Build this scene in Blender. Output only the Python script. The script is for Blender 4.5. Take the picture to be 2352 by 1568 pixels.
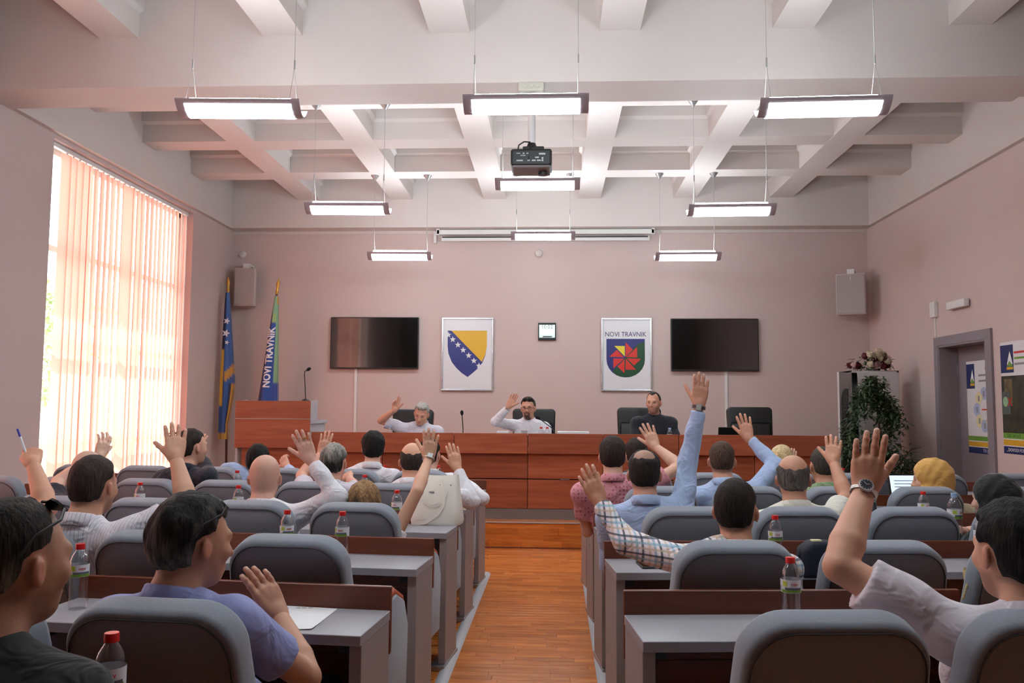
import bpy, bmesh, math, random
import numpy as np
from mathutils import Vector, Matrix, Quaternion

for o in list(bpy.data.objects):
    bpy.data.objects.remove(o)
scene = bpy.context.scene
COL = scene.collection
random.seed(7)
RNG = np.random.default_rng(7)

# ------------------------------------------------------------------ camera
CAM_H = 1.46
FPX = 1898.0                       # focal length in pixels of the 2352 x 1568 frame (18 mm on a 22.3 mm sensor)
YAW, PITCH, ROLL = math.radians(2.78), math.radians(4.46), math.radians(0.35)
_f = np.array([-math.sin(YAW) * math.cos(PITCH), math.cos(YAW) * math.cos(PITCH), math.sin(PITCH)])
_r = np.array([math.cos(YAW), math.sin(YAW), 0.0])
_u = np.cross(_r, _f)
CR = _r * math.cos(ROLL) + _u * math.sin(ROLL)
CU = _u * math.cos(ROLL) - _r * math.sin(ROLL)
CF = _f
CAMP = np.array([0, 0, CAM_H])
cam_data = bpy.data.cameras.new('camera')
cam_data.sensor_width = 22.3
cam_data.sensor_fit = 'HORIZONTAL'
cam_data.lens = 22.3 * FPX / 2352.0
cam_data.clip_start = 0.05
cam = bpy.data.objects.new('camera', cam_data)
COL.objects.link(cam)
cam.matrix_world = Matrix(((CR[0], CU[0], -CF[0], 0), (CR[1], CU[1], -CF[1], 0), (CR[2], CU[2], -CF[2], CAM_H), (0, 0, 0, 1)))
scene.camera = cam

# ------------------------------------------------------------------ light and exposure
scene.view_settings.view_transform = 'Standard'
scene.view_settings.look = 'None'
scene.view_settings.gamma = 1.0
scene.view_settings.exposure = 0.22
scene.view_settings.use_curve_mapping = False
scene.cycles.use_adaptive_sampling = True
scene.cycles.adaptive_threshold = 0.06
scene.cycles.max_bounces = 5
scene.cycles.diffuse_bounces = 3
scene.cycles.glossy_bounces = 3
scene.cycles.transparent_max_bounces = 10
scene.cycles.caustics_reflective = False
scene.cycles.caustics_refractive = False
LAMP_E = 30.0
world = bpy.data.worlds.new('world')
scene.world = world
world.use_nodes = True
wn = world.node_tree.nodes
wn['Background'].inputs[0].default_value = (0.92, 0.96, 1.0, 1)
wn['Background'].inputs[1].default_value = 6.2
sun_d = bpy.data.lights.new('sun', 'SUN')
sun_d.energy = 12.0
sun_d.angle = math.radians(1.0)
sun_d.color = (1.0, 0.95, 0.88)
sun = bpy.data.objects.new('sun', sun_d)
COL.objects.link(sun)
sun.rotation_euler = Vector((0.50, -0.20, -0.85)).to_track_quat('-Z', 'Y').to_euler()

# ------------------------------------------------------------------ helpers
def ray(px, py):
    d = CF + CR * ((px - 1176.0) / FPX) - CU * ((py - 784.0) / FPX)
    return d / np.linalg.norm(d)
def atY(px, py, Y):
    d = ray(px, py); return CAMP + d * (Y / d[1])
def atZ(px, py, Z):
    d = ray(px, py); return CAMP + d * ((Z - CAM_H) / d[2])
def atX(px, py, X):
    d = ray(px, py); return CAMP + d * (X / d[0])
def proj(P):
    v = np.asarray(P, float) - CAMP
    z = v @ CF
    return (1176 + FPX * (v @ CR) / z, 784 - FPX * (v @ CU) / z, z)
def reach(px, py, centre, length, far=True):
    """point on the pixel's line of sight at a limb's length from its joint"""
    d = ray(px, py); oc = CAMP - centre
    b = d @ oc; c = oc @ oc - length * length
    disc = b * b - c
    if disc < 0: t = -b
    else: t = -b + (math.sqrt(disc) if far else -math.sqrt(disc))
    return CAMP + d * t

def lin(c):
    return tuple(((v / 255.0) / 12.92 if v / 255.0 <= 0.04045 else (((v / 255.0) + 0.055) / 1.055) ** 2.4) for v in c[:3]) + (1.0,)

MATS = {}
def mat(name, rgb, rough=0.6, metal=0.0, var=0.0, scale=8.0, bump=0.0, bscale=60.0, spec=0.5, sheen=0.0, stretch=(1, 1, 1), coat=0.0):
    if name in MATS: return MATS[name]
    m = bpy.data.materials.new(name); m.use_nodes = True
    nt = m.node_tree; N = nt.nodes; L = nt.links
    b = N['Principled BSDF']
    c = lin(rgb)
    b.inputs['Base Color'].default_value = c
    b.inputs['Roughness'].default_value = rough
    b.inputs['Metallic'].default_value = metal
    b.inputs['Specular IOR Level'].default_value = spec
    b.inputs['Coat Weight'].default_value = coat
    if sheen: b.inputs['Sheen Weight'].default_value = sheen
    if var or bump:
        tc = N.new('ShaderNodeTexCoord'); mp = N.new('ShaderNodeMapping')
        mp.inputs['Scale'].default_value = stretch
        L.new(tc.outputs['Object'], mp.inputs[0])
    if var:
        n = N.new('ShaderNodeTexNoise'); n.inputs['Scale'].default_value = scale; n.inputs['Detail'].default_value = 4
        L.new(mp.outputs[0], n.inputs[0])
        r = N.new('ShaderNodeValToRGB')
        r.color_ramp.elements[0].color = tuple(v * (1 - var) for v in c[:3]) + (1,)
        r.color_ramp.elements[1].color = tuple(min(1, v * (1 + var)) for v in c[:3]) + (1,)
        r.color_ramp.elements[0].position = 0.3; r.color_ramp.elements[1].position = 0.7
        L.new(n.outputs[0], r.inputs[0]); L.new(r.outputs[0], b.inputs['Base Color'])
    if bump:
        n2 = N.new('ShaderNodeTexNoise'); n2.inputs['Scale'].default_value = bscale; n2.inputs['Detail'].default_value = 3
        L.new(mp.outputs[0], n2.inputs[0])
        bp = N.new('ShaderNodeBump'); bp.inputs['Strength'].default_value = bump; bp.inputs['Distance'].default_value = 0.01
        L.new(n2.outputs[0], bp.inputs['Height']); L.new(bp.outputs[0], b.inputs['Normal'])
    MATS[name] = m
    return m

def wood(name, dark, light, stretch, scale=3.0, rough=0.38, coat=0.0):
    m = bpy.data.materials.new(name); m.use_nodes = True
    nt = m.node_tree; N = nt.nodes; L = nt.links; b = N['Principled BSDF']
    tc = N.new('ShaderNodeTexCoord'); mp = N.new('ShaderNodeMapping'); mp.inputs['Scale'].default_value = stretch
    L.new(tc.outputs['Object'], mp.inputs[0])
    oi = N.new('ShaderNodeObjectInfo')
    ad = N.new('ShaderNodeVectorMath'); ad.operation = 'ADD'
    sc = N.new('ShaderNodeVectorMath'); sc.operation = 'SCALE'; sc.inputs['Scale'].default_value = 7.0
    cmb = N.new('ShaderNodeCombineXYZ')
    L.new(oi.outputs['Random'], cmb.inputs[0]); L.new(oi.outputs['Random'], cmb.inputs[1]); L.new(cmb.outputs[0], sc.inputs[0])
    L.new(mp.outputs[0], ad.inputs[0]); L.new(sc.outputs[0], ad.inputs[1])
    n = N.new('ShaderNodeTexNoise'); n.inputs['Scale'].default_value = scale; n.inputs['Detail'].default_value = 6; n.inputs['Roughness'].default_value = 0.6; n.inputs['Distortion'].default_value = 0.6
    L.new(ad.outputs[0], n.inputs[0])
    r = N.new('ShaderNodeValToRGB'); r.color_ramp.elements[0].position = 0.3; r.color_ramp.elements[1].position = 0.72
    r.color_ramp.elements[0].color = lin(dark); r.color_ramp.elements[1].color = lin(light)
    L.new(n.outputs[0], r.inputs[0])
    hs = N.new('ShaderNodeHueSaturation')
    mr = N.new('ShaderNodeMapRange'); mr.inputs[3].default_value = 0.82; mr.inputs[4].default_value = 1.18
    L.new(oi.outputs['Random'], mr.inputs[0]); L.new(mr.outputs[0], hs.inputs['Value'])
    L.new(r.outputs[0], hs.inputs['Color']); L.new(hs.outputs[0], b.inputs['Base Color'])
    b.inputs['Roughness'].default_value = rough; b.inputs['Coat Weight'].default_value = coat
    MATS[name] = m
    return m

def emis(name, rgb, strength):
    m = bpy.data.materials.new(name); m.use_nodes = True
    b = m.node_tree.nodes['Principled BSDF']
    b.inputs['Base Color'].default_value = lin(rgb)
    b.inputs['Emission Color'].default_value = lin(rgb)
    b.inputs['Emission Strength'].default_value = strength
    MATS[name] = m
    return m

def link(o, parent=None):
    COL.objects.link(o)
    if parent is not None: o.parent = parent
    return o
def tag(o, label=None, cat=None, group=None, kind=None):
    if label: o['label'] = label
    if cat: o['category'] = cat
    if group: o['group'] = group
    if kind: o['kind'] = kind
    return o
def empty(name, loc=(0, 0, 0), rz=0.0):
    o = bpy.data.objects.new(name, None); o.location = loc; o.rotation_euler = (0, 0, rz)
    o.empty_display_size = 0.1
    return link(o)

class MB:
    """collects faces of one part"""
    def __init__(self): self.v = []; self.f = []
    def add(self, vs, fs):
        k = len(self.v); self.v += [tuple(map(float, p)) for p in vs]; self.f += [tuple(i + k for i in f) for f in fs]; return self
    def box(self, x0, x1, y0, y1, z0, z1, M=None):
        vs = [(x, y, z) for z in (z0, z1) for y in (y0, y1) for x in (x0, x1)]
        if M is not None: vs = [M @ Vector(p) for p in vs]
        return self.add(vs, [(0, 2, 3, 1), (4, 5, 7, 6), (0, 1, 5, 4), (2, 6, 7, 3), (0, 4, 6, 2), (1, 3, 7, 5)])
    def tube(self, pts, r, n=8, cap=True):
        pts = [Vector(p) for p in pts]
        rs = r if isinstance(r, (list, tuple)) else [r] * len(pts)
        rings = []; ref = None
        for i, p in enumerate(pts):
            t = (pts[min(i + 1, len(pts) - 1)] - pts[max(i - 1, 0)]).normalized()
            if ref is None: ref = t.orthogonal().normalized()
            ref = (ref - t * ref.dot(t)).normalized()
            b = t.cross(ref)
            rings.append([p + (ref * math.cos(2 * math.pi * k / n) + b * math.sin(2 * math.pi * k / n)) * rs[i] for k in range(n)])
        vs = [q for rg in rings for q in rg]; fs = []
        for i in range(len(pts) - 1):
            for k in range(n):
                a, b2 = i * n + k, i * n + (k + 1) % n
                fs.append((a, b2, b2 + n, a + n))
        if cap: fs += [tuple(range(n))[::-1], tuple((len(pts) - 1) * n + k for k in range(n))]
        return self.add(vs, fs)
    def lathe(self, prof, n=20, c=(0, 0, 0), M=None):
        vs = []; fs = []
        for r, z in prof:
            for k in range(n):
                a = 2 * math.pi * k / n
                p = Vector((c[0] + r * math.cos(a), c[1] + r * math.sin(a), c[2] + z))
                vs.append(M @ p if M is not None else p)
        for i in range(len(prof) - 1):
            for k in range(n):
                a, b = i * n + k, i * n + (k + 1) % n
                fs.append((a, b, b + n, a + n))
        if prof[0][0] > 1e-6: fs.append(tuple(range(n))[::-1])
        if prof[-1][0] > 1e-6: fs.append(tuple((len(prof) - 1) * n + k for k in range(n)))
        return self.add(vs, fs)
    def prism(self, poly, a0, a1, axis='y', M=None):
        """polygon of (u, v) pairs pushed along an axis; y: (u,v) = (x,z)   x: (y,z)   z: (x,y)"""
        def P(u, v, w): return {'y': (u, w, v), 'x': (w, u, v), 'z': (u, v, w)}[axis]
        n = len(poly)
        vs = [P(u, v, a0) for u, v in poly] + [P(u, v, a1) for u, v in poly]
        if M is not None: vs = [M @ Vector(p) for p in vs]
        fs = [tuple(range(n)), tuple(range(n, 2 * n))[::-1]] + [(i, i + n, (i + 1) % n + n, (i + 1) % n) for i in range(n)]
        return self.add(vs, fs)
    def mesh(self, name, m=None, smooth=False, bevel=0.0, segs=2, auto=None):
        me = bpy.data.meshes.new(name)
        me.from_pydata(self.v, [], self.f)
        bm = bmesh.new(); bm.from_mesh(me)
        bmesh.ops.remove_doubles(bm, verts=bm.verts, dist=1e-5)
        bmesh.ops.recalc_face_normals(bm, faces=bm.faces)
        if bevel:
            es = [e for e in bm.edges if e.is_manifold and e.calc_face_angle(0) > 0.6]
            bmesh.ops.bevel(bm, geom=es, offset=bevel, segments=segs, affect='EDGES', profile=0.5)
        for f in bm.faces: f.smooth = smooth
        if smooth:
            for e in bm.edges:
                if e.is_manifold and e.calc_face_angle(0) > (auto or 0.9): e.smooth = False
        bm.to_mesh(me); bm.free()
        if m is not None: me.materials.append(m)
        return me
    def build(self, name, m, parent=None, smooth=False, bevel=0.0, segs=2, auto=None):
        return link(bpy.data.objects.new(name, self.mesh(name, m, smooth, bevel, segs, auto)), parent)

def text(name, body, size, m, M, parent=None, depth=0.0015, align='CENTER', bold=0.0, bend=None, xs=1.0):
    cu = bpy.data.curves.new('t', 'FONT'); cu.body = body; cu.size = size; cu.align_x = align; cu.align_y = 'CENTER'
    cu.extrude = depth; cu.offset = bold; cu.resolution_u = 2
    ob = bpy.data.objects.new('t', cu); COL.objects.link(ob)
    dg = bpy.context.evaluated_depsgraph_get()
    me = bpy.data.meshes.new_from_object(ob.evaluated_get(dg))
    bpy.data.objects.remove(ob); bpy.data.curves.remove(cu)
    for v in me.vertices:
        c = v.co.copy(); c.x *= xs
        if bend:
            a = c.x / bend; c = Vector((math.sin(a) * (bend + c.z), c.y, math.cos(a) * (bend + c.z)))
        v.co = M @ c
    me.materials.clear(); me.materials.append(m)
    me.name = name
    return link(bpy.data.objects.new(name, me), parent)

def copy_tree(o, parent=None):
    c = o.copy(); COL.objects.link(c); c.parent = parent
    if parent is not None: c.matrix_parent_inverse = o.matrix_parent_inverse.copy()
    for ch in o.children: copy_tree(ch, c)
    return c
# ------------------------------------------------------------------ the room
XL, XR, YB, YR = -4.64, 4.42, 11.70, -1.7
ZR, ZB, ZS = 4.37, 3.97, 4.74          # rib undersides, beam undersides, slab
wall_m = mat('wall_paint', (206, 184, 179), 0.75, var=0.02, scale=1.3, bump=0.04, bscale=180)
ceil_m = mat('ceiling_paint', (211, 199, 194), 0.7, var=0.015, scale=1.1)
wood_dais = wood('dais_veneer', (142, 70, 46), (174, 96, 66), (0.5, 6, 7), 3.0, 0.33)
wood_desk = wood('desk_veneer', (98, 46, 28), (126, 64, 42), (0.5, 6, 7), 3.0, 0.36)
wood_floor = wood('parquet_strip', (182, 94, 38), (216, 132, 62), (1.2, 9, 9), 2.6, 0.26, 0.15)
grey_lam = mat('grey_laminate', (176, 172, 176), 0.45, var=0.03, scale=40)
metal_m = mat('satin_metal', (170, 168, 168), 0.35, 0.8)
dark_m = mat('black_plastic', (20, 20, 21), 0.4)
white_m = mat('white_plastic', (225, 222, 220), 0.4)
glass_m = None

fl = MB().box(XL - .3, XR + .3, YR, YB + .3, -0.12, -0.006)
floor = tag(fl.build('floor', wood('parquet_base', (150, 84, 40), (196, 122, 64), (1.6, 14, 1), 3.0, 0.3)), 'polished strip parquet floor of the hall', None, None, 'structure')
# parquet strips of the aisle, one by one
strip_meshes = []
for Lx in (0.26, 0.34, 0.42, 0.50):
    strip_meshes.append((Lx, MB().box(-Lx / 2 + .0008, Lx / 2 - .0008, -.0342, .0342, -.008, 0).mesh('parquet_strip', wood_floor, bevel=.0012, segs=1)))
y = 3.62; row = 0
nst = 0
while y < 8.62 and nst < 296:
    x = -0.60 - random.random() * .22
    while x < 0.36 and nst < 297:
        Lx, me = random.choice(strip_meshes)
        o = link(bpy.data.objects.new('parquet_strip', me), floor)
        o.location = (x + Lx / 2, y + .035, random.uniform(-.0006, .0))
        x += Lx; nst += 1
    y += .07

# walls
wl = MB()
WY0, WY1, WZ0, WZ1 = 7.32, 10.33, 0.50, 3.925
VY0, VY1 = 2.70, 5.62
wl.box(XL - .3, XL, YR, VY0, 0, ZS); wl.box(XL - .3, XL, VY1, WY0, 0, ZS); wl.box(XL - .3, XL, WY1, YB, 0, ZS)
for a_, b_ in ((WY0, WY1), (VY0, VY1)):
    wl.box(XL - .3, XL, a_, b_, 0, WZ0); wl.box(XL - .3, XL, a_, b_, WZ1, ZS)
wall_left = tag(wl.build('wall_left', wall_m), 'pale pink painted wall with the tall window', None, None, 'structure')
wb = MB().box(XL - .3, XR + .3, YB, YB + .25, 0, ZS)
tag(wb.build('wall_back', wall_m), 'pale painted wall behind the dais', None, None, 'structure')
DY0, DY1, DZ = 8.60, 9.63, 2.17
wr = MB()
wr.box(XR, XR + .3, YR, DY0, 0, ZS); wr.box(XR, XR + .3, DY1, YB, 0, ZS); wr.box(XR, XR + .3, DY0, DY1, DZ, ZS)
tag(wr.build('wall_right', wall_m), 'pale painted wall with the grey door', None, None, 'structure')
wf = MB().box(XL - .3, XR + .3, YR - .25, YR, 0, ZS)
tag(wf.build('wall_rear', mat('rear_wall_dark', (104, 84, 74), 0.7, var=.1, scale=3)), 'wall behind the photographer', None, None, 'structure')  # unseen wall, its dark finish invented so less light bounces onto the chair backs

# ceiling slab, ribs and beams
ceiling = tag(MB().box(XL - .3, XR + .3, YR - .2, YB + .3, ZS, ZS + .2).build('ceiling', ceil_m), 'white coffered ceiling', None, None, 'structure')
RX = [-3.46 + 1.3265 * k for k in range(6)]
RY = [7.72, 8.98, 10.23]
step = 1.25
RYn = [5.2, 3.95, 2.7, 1.45, 0.2, -1.05]
def rib(b, along, c, a0, a1):
    h = .157; ZR_ = ZR + (.003 if along == 'x' else 0)
    prof = [(-h, ZR_), (h, ZR_), (h, ZS - .17), (h + .035, ZS - .14), (h + .035, ZS), (-h - .035, ZS), (-h - .035, ZS - .14), (-h, ZS - .17)]
    b.prism([(c + u, v) for u, v in prof], a0, a1, 'y' if along == 'y' else 'x')
for x in RX:
    b = MB(); rib(b, 'y', x, 6.66, 11.46); b.build('ceiling_rib', ceil_m, ceiling)
    b = MB(); rib(b, 'y', x, YR, 6.25); b.build('ceiling_rib', ceil_m, ceiling)
for yy in RY + RYn:
    b = MB(); rib(b, 'x', yy, XL + .05, XR - .05); b.build('ceiling_rib', ceil_m, ceiling)
b = MB().box(XL, XR, 6.24, 6.67, ZB - .004, ZS); b.build('cross_beam', ceil_m, ceiling)
EB = .06
for x0, x1 in ((XL, XL + EB), (XR - EB, XR)):
    MB().box(x0, x1, YR, YB, ZB, ZS).build('edge_beam', ceil_m, ceiling)
MB().box(XL + EB, XR - EB, YB - .25, YB, ZB + .001, ZS).build('edge_beam', ceil_m, ceiling)
for k, (x0, x1, yy) in enumerate(((XL, XR, YB),)):
    tag(MB().box(x0, x1, yy - .014, yy, ZB - .045, ZB).build('trim_1', ceil_m), 'thin moulding under the beam on the wall behind the dais', None, None, 'structure')

# windows: the one in view and its neighbour nearer the camera
pvc = mat('white_window_frame', (232, 232, 230), 0.35)
wx = XL - .24
gm = bpy.data.materials.new('window_glass'); gm.use_nodes = True
_n = gm.node_tree.nodes; _n.remove(_n['Principled BSDF'])
_t = _n.new('ShaderNodeBsdfTransparent'); _g = _n.new('ShaderNodeBsdfGlossy'); _g.inputs['Roughness'].default_value = .02
_mx = _n.new('ShaderNodeMixShader'); _mx.inputs[0].default_value = .06
gm.node_tree.links.new(_t.outputs[0], _mx.inputs[1]); gm.node_tree.links.new(_g.outputs[0], _mx.inputs[2]); gm.node_tree.links.new(_mx.outputs[0], _n['Material Output'].inputs[0])
bm_ = bpy.data.materials.new('salmon_blind_fabric'); bm_.use_nodes = True
_n = bm_.node_tree.nodes; _l = bm_.node_tree.links
_p = _n['Principled BSDF']; _p.inputs['Base Color'].default_value = lin((246, 192, 176)); _p.inputs['Roughness'].default_value = .8
_tr = _n.new('ShaderNodeBsdfTranslucent'); _tr.inputs[0].default_value = lin((252, 178, 160))
_mx = _n.new('ShaderNodeMixShader'); _mx.inputs[0].default_value = .40
_l.new(_p.outputs[0], _mx.inputs[1]); _l.new(_tr.outputs[0], _mx.inputs[2]); _l.new(_mx.outputs[0], _n['Material Output'].inputs[0])
BX = XL - .075
def window(name, WY0, WY1, label, blabel):
    win = tag(empty(name, (0, 0, 0)), label, None, None, 'structure')
    fr = MB()
    fr.box(wx, wx + .07, WY0, WY0 + .07, WZ0, WZ1); fr.box(wx, wx + .07, WY1 - .07, WY1, WZ0, WZ1)
    fr.box(wx, wx + .07, WY0, WY1, WZ0, WZ0 + .07); fr.box(wx, wx + .07, WY0, WY1, WZ1 - .07, WZ1)
    fr.build('window_frame', pvc, win)
    ym = [WY0 + .07 + (WY1 - WY0 - .14) * k / 3 for k in range(4)]
    zm = [WZ0 + .07, 1.05, 2.05, 2.95, WZ1 - .07]
    for k in (1, 2): MB().box(wx + .005, wx + .065, ym[k] - .035, ym[k] + .035, WZ0 + .07, WZ1 - .07).build('mullion', pvc, win)
    for z in zm[1:4]: MB().box(wx + .008, wx + .06, WY0 + .07, WY1 - .07, z - .03, z + .03).build('transom', pvc, win)
    for i in range(3):
        for j in range(4):
            MB().box(wx + .03, wx + .036, ym[i] + .03, ym[i + 1] - .03, zm[j] + .025, zm[j + 1] - .025).build('pane', gm, win)
    MB().box(XL - .17, XL + .06, WY0 - .03, WY1 + .03, WZ0 - .03, WZ0).build('window_sill', white_m, win, bevel=.006)
    blind = tag(empty('vertical_blind', (0, 0, 0)), blabel, 'blind')
    MB().box(BX - .022, BX + .022, WY0 + .01, WY1 - .02, WZ1 - .045, WZ1 - .002).build('head_rail', white_m, blind, bevel=.004)
    ns = 25
    for k in range(ns):
        yc = WY0 + .33 + (WY1 - WY0 - .40) * k / (ns - 1)
        if k < 4: ang = .22 + random.uniform(-.05, .05)
        elif k == 11: ang = .45
        else: ang = random.uniform(-.28, -.15)
        tw = random.uniform(-.05, .05); lean = random.uniform(-.01, .01)
        m = MB(); nz = 14; vs = []; fs = []
        for i in range(nz + 1):
            z = WZ1 - .055 + (WZ0 + .03 - WZ1 + .055) * i / nz
            a = ang + tw * i / nz + .02 * math.sin(i * .9 + k)
            for s in range(4):
                u = -.0635 + .127 * s / 3
                bow = .006 * (1 - (2 * s / 3 - 1) ** 2)
                vs.append((BX + math.sin(a) * u + math.cos(a) * bow, yc + lean * i / nz + math.cos(a) * u - math.sin(a) * bow, z))
        for i in range(nz):
            for s in range(3):
                fs.append((i * 4 + s, i * 4 + s + 1, i * 4 + s + 5, i * 4 + s + 4))
        m.add(vs, fs).build('slat', bm_, blind, smooth=True)
        MB().box(BX - .006, BX + .006, yc - .012, yc + .012, WZ1 - .06, WZ1 - .044).build('carrier', white_m, blind)
window('window_1', WY0, WY1, 'tall white framed window behind vertical blinds', 'salmon pink vertical blind hanging in the tall window')
window('window_2', VY0, VY1, 'tall window nearer the camera, seen only as a reflection', 'vertical blind of the window nearer the camera, mirrored in the left television')
# unseen overhang, added to keep the sun off the upper blinds
tag(MB().box(XL - 1.35, XL - .3, YR, YB + .3, 4.45, 4.6).build('shade_overhang', mat('shade_overhang_render', (210, 204, 196), .9)), 'unseen overhang added outside to shade the upper blinds', None, None, 'structure')

# outdoors beyond the window
tag(MB().box(-60, XL - .3, -30, 60, -.6, -.4).build('ground_outside', mat('outdoor_paving', (190, 186, 178), .9, var=.1)), 'pale paving outside the window', None, None, 'structure')
hb = tag(empty('building', (-16.5, 22, -.4)), 'white building seen through the window gap', 'building')
hm = mat('render_facade', (236, 232, 226), .85)
MB().box(-6, 0, -7, 9, 0, 5.2).build('facade', hm, hb)
MB().box(-6.5, .9, -7.5, 9.5, 5.2, 5.75).build('roof_edge', mat('roof_timber', (186, 140, 112), .8), hb)
for k in range(4):
    w_ = MB().box(-.03, .04, -5.5 + 3.6 * k, -4.0 + 3.6 * k, 1.6, 3.6).build('window', mat('facade_window', (90, 100, 110), .2), hb)
def foliage(name, n, spread, size, m, parent, fn, seed=1):
    rg = np.random.default_rng(seed)
    vs = []; fs = []
    for i in range(n):
        p = np.asarray(fn(rg)); a = rg.uniform(0, 6.28); t = rg.uniform(-.9, .6)
        L = size * rg.uniform(.7, 1.25); W = L * .36
        d = np.array([math.cos(a) * math.cos(t), math.sin(a) * math.cos(t), math.sin(t)])
        s = np.cross(d, [0, 0, 1]); s /= np.linalg.norm(s) + 1e-6
        up = np.cross(s, d)
        k = len(vs)
        vs += [p, p + d * L * .5 + s * W * .5 - up * L * .05, p + d * L - up * L * .18, p + d * L * .5 - s * W * .5 - up * L * .05, p + d * L * .5 + up * L * .03]
        fs += [(k, k + 1, k + 4), (k + 1, k + 2, k + 4), (k + 2, k + 3, k + 4), (k + 3, k, k + 4)]
    me = bpy.data.meshes.new(name); me.from_pydata([tuple(v) for v in vs], [], fs); me.materials.append(m)
    o = link(bpy.data.objects.new(name, me), parent); o['kind'] = 'stuff'
    return o
tr = tag(empty('garden_tree', (-13.2, 19.5, -.4)), 'leafy green tree outside the window', 'tree')
MB().tube([(0, 0, 0), (.1, .1, 1.6), (0, .2, 3.0), (.2, .1, 4.2)], [.16, .13, .1, .05], 8).build('trunk', mat('tree_bark', (90, 74, 60), .9), tr)
def crown(rg):
    v = rg.normal(size=3); v /= np.linalg.norm(v); r = rg.uniform(.5, 1) ** .5
    return v * r * np.array([1.9, 1.9, 1.7]) + np.array([0, 0, 3.3])
foliage('crown', 2600, 2, .26, mat('tree_leaf', (150, 172, 116), .6), tr, crown, 3)

# platform under the dais
PXR = 3.02
pf = tag(MB().box(XL + .01, PXR, 8.66, YB - .01, 0, .256).build('platform', wood_floor, bevel=.004), 'low wooden platform carrying the dais', 'platform')
bl = [(.26, None)]
for r_ in range(4):
    x = -1.15 - .13 * (r_ % 2) - .06 * r_
    while x < .75:
        Lx, me = random.choice(strip_meshes[1:])
        zc = .036 + r_ * .066
        o = link(bpy.data.objects.new('riser_strip', me), pf)
        o.rotation_euler = (math.radians(90), 0, 0); o.location = (x + Lx / 2, 8.654 - random.uniform(0, .001), zc)
        x += Lx
MB().box(XL + .01, PXR, 8.635, 8.655, 0, .012).build('skirting_strip', wood_desk, pf)
MB().box(XL + .01, PXR, 8.645, 8.70, .252, .264).build('nosing', metal_m, pf, bevel=.003)

# aisle floor ducts
def duct(name, x0, y0, x1, y1, label):
    d = Vector((x1 - x0, y1 - y0, 0)); L = d.length; a = math.atan2(d.y, d.x)
    prof = [(-.036, 0), (-.026, .010), (-.010, .016), (.010, .016), (.026, .010), (.036, 0)]
    M = Matrix.Translation((x0, y0, 0)) @ Matrix.Rotation(a - math.pi / 2, 4, 'Z')
    o = MB().prism(prof, 0, L, 'y', M).build(name, grey_lam, None, smooth=True)
    return tag(o, label, 'cable duct')
duct('cable_duct', -.60, 1.2, -.565, 7.33, 'grey floor cable duct along the left edge of the aisle')
duct('cable_duct', .262, 1.2, .297, 7.36, 'grey floor cable duct along the right edge of the aisle')

# door on the right wall
door_grey = mat('grey_door_paint', (138, 128, 134), .5)
dr = tag(empty('door_1', (0, 0, 0)), 'grey door with a poster, in a wide grey frame', None, None, 'structure')
f = MB(); fy0, fy1, fz = DY0 - .11, DY1 + .10, DZ + .10
f.box(XR - .025, XR + .02, fy0, DY0, 0, fz); f.box(XR - .025, XR + .02, DY1, fy1, 0, fz); f.box(XR - .025, XR + .02, DY0, DY1, DZ, fz)
f.build('door_frame', door_grey, dr)
j = MB(); j.box(XR - .02, XR + .29, DY0 + .001, DY0 + .02, 0, DZ - .001); j.box(XR - .02, XR + .29, DY1 - .02, DY1 - .001, 0, DZ - .001); j.box(XR - .02, XR + .29, DY0 + .02, DY1 - .02, DZ - .02, DZ - .001)
j.build('door_lining', mat('door_lining_paint', (138, 126, 130), .5), dr)
lf = MB().box(XR + .19, XR + .23, DY0 + .022, DY1 - .022, .005, DZ - .022).build('door_leaf', mat('door_leaf_paint', (142, 130, 136), .45), dr)
for z in (.4, 1.35, 1.9): MB().tube([(XR + .18, DY1 - .01, z - .05), (XR + .18, DY1 - .01, z + .05)], .012, 8).build('hinge', metal_m, dr)
MB().tube([(XR + .19, DY0 + .08, 1.05), (XR + .13, DY0 + .08, 1.05), (XR + .13, DY0 + .2, 1.05)], .009, 8).build('door_handle', metal_m, dr)

# ---- printed posters (a flat print, drawn with shapes)
paper_m = mat('poster_paper', (226, 222, 224), .5)
def flat(parent, name, M, u0, u1, v0, v1, m, lift=.0012, poly=None):
    pts = poly or [(u0, v0), (u1, v0), (u1, v1), (u0, v1)]
    b = MB(); b.prism(pts, lift - .001, lift, 'z', M)
    return b.build(name, m, parent)
navy = mat('print_navy', (34, 44, 96), .5); pgreen = mat('print_green', (112, 158, 62), .5); pgold = mat('print_gold', (214, 164, 44), .5)
pdark = mat('print_dark_photo', (58, 56, 44), .5, var=.5, scale=9); pblue = mat('print_pale_blue', (176, 186, 214), .5); pred = mat('print_red', (206, 52, 44), .5)
pgrey = mat('print_grey', (140, 140, 144), .5); pcream = mat('print_cream', (226, 214, 170), .5); pwhite = mat('print_white', (238, 238, 238), .5)
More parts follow.
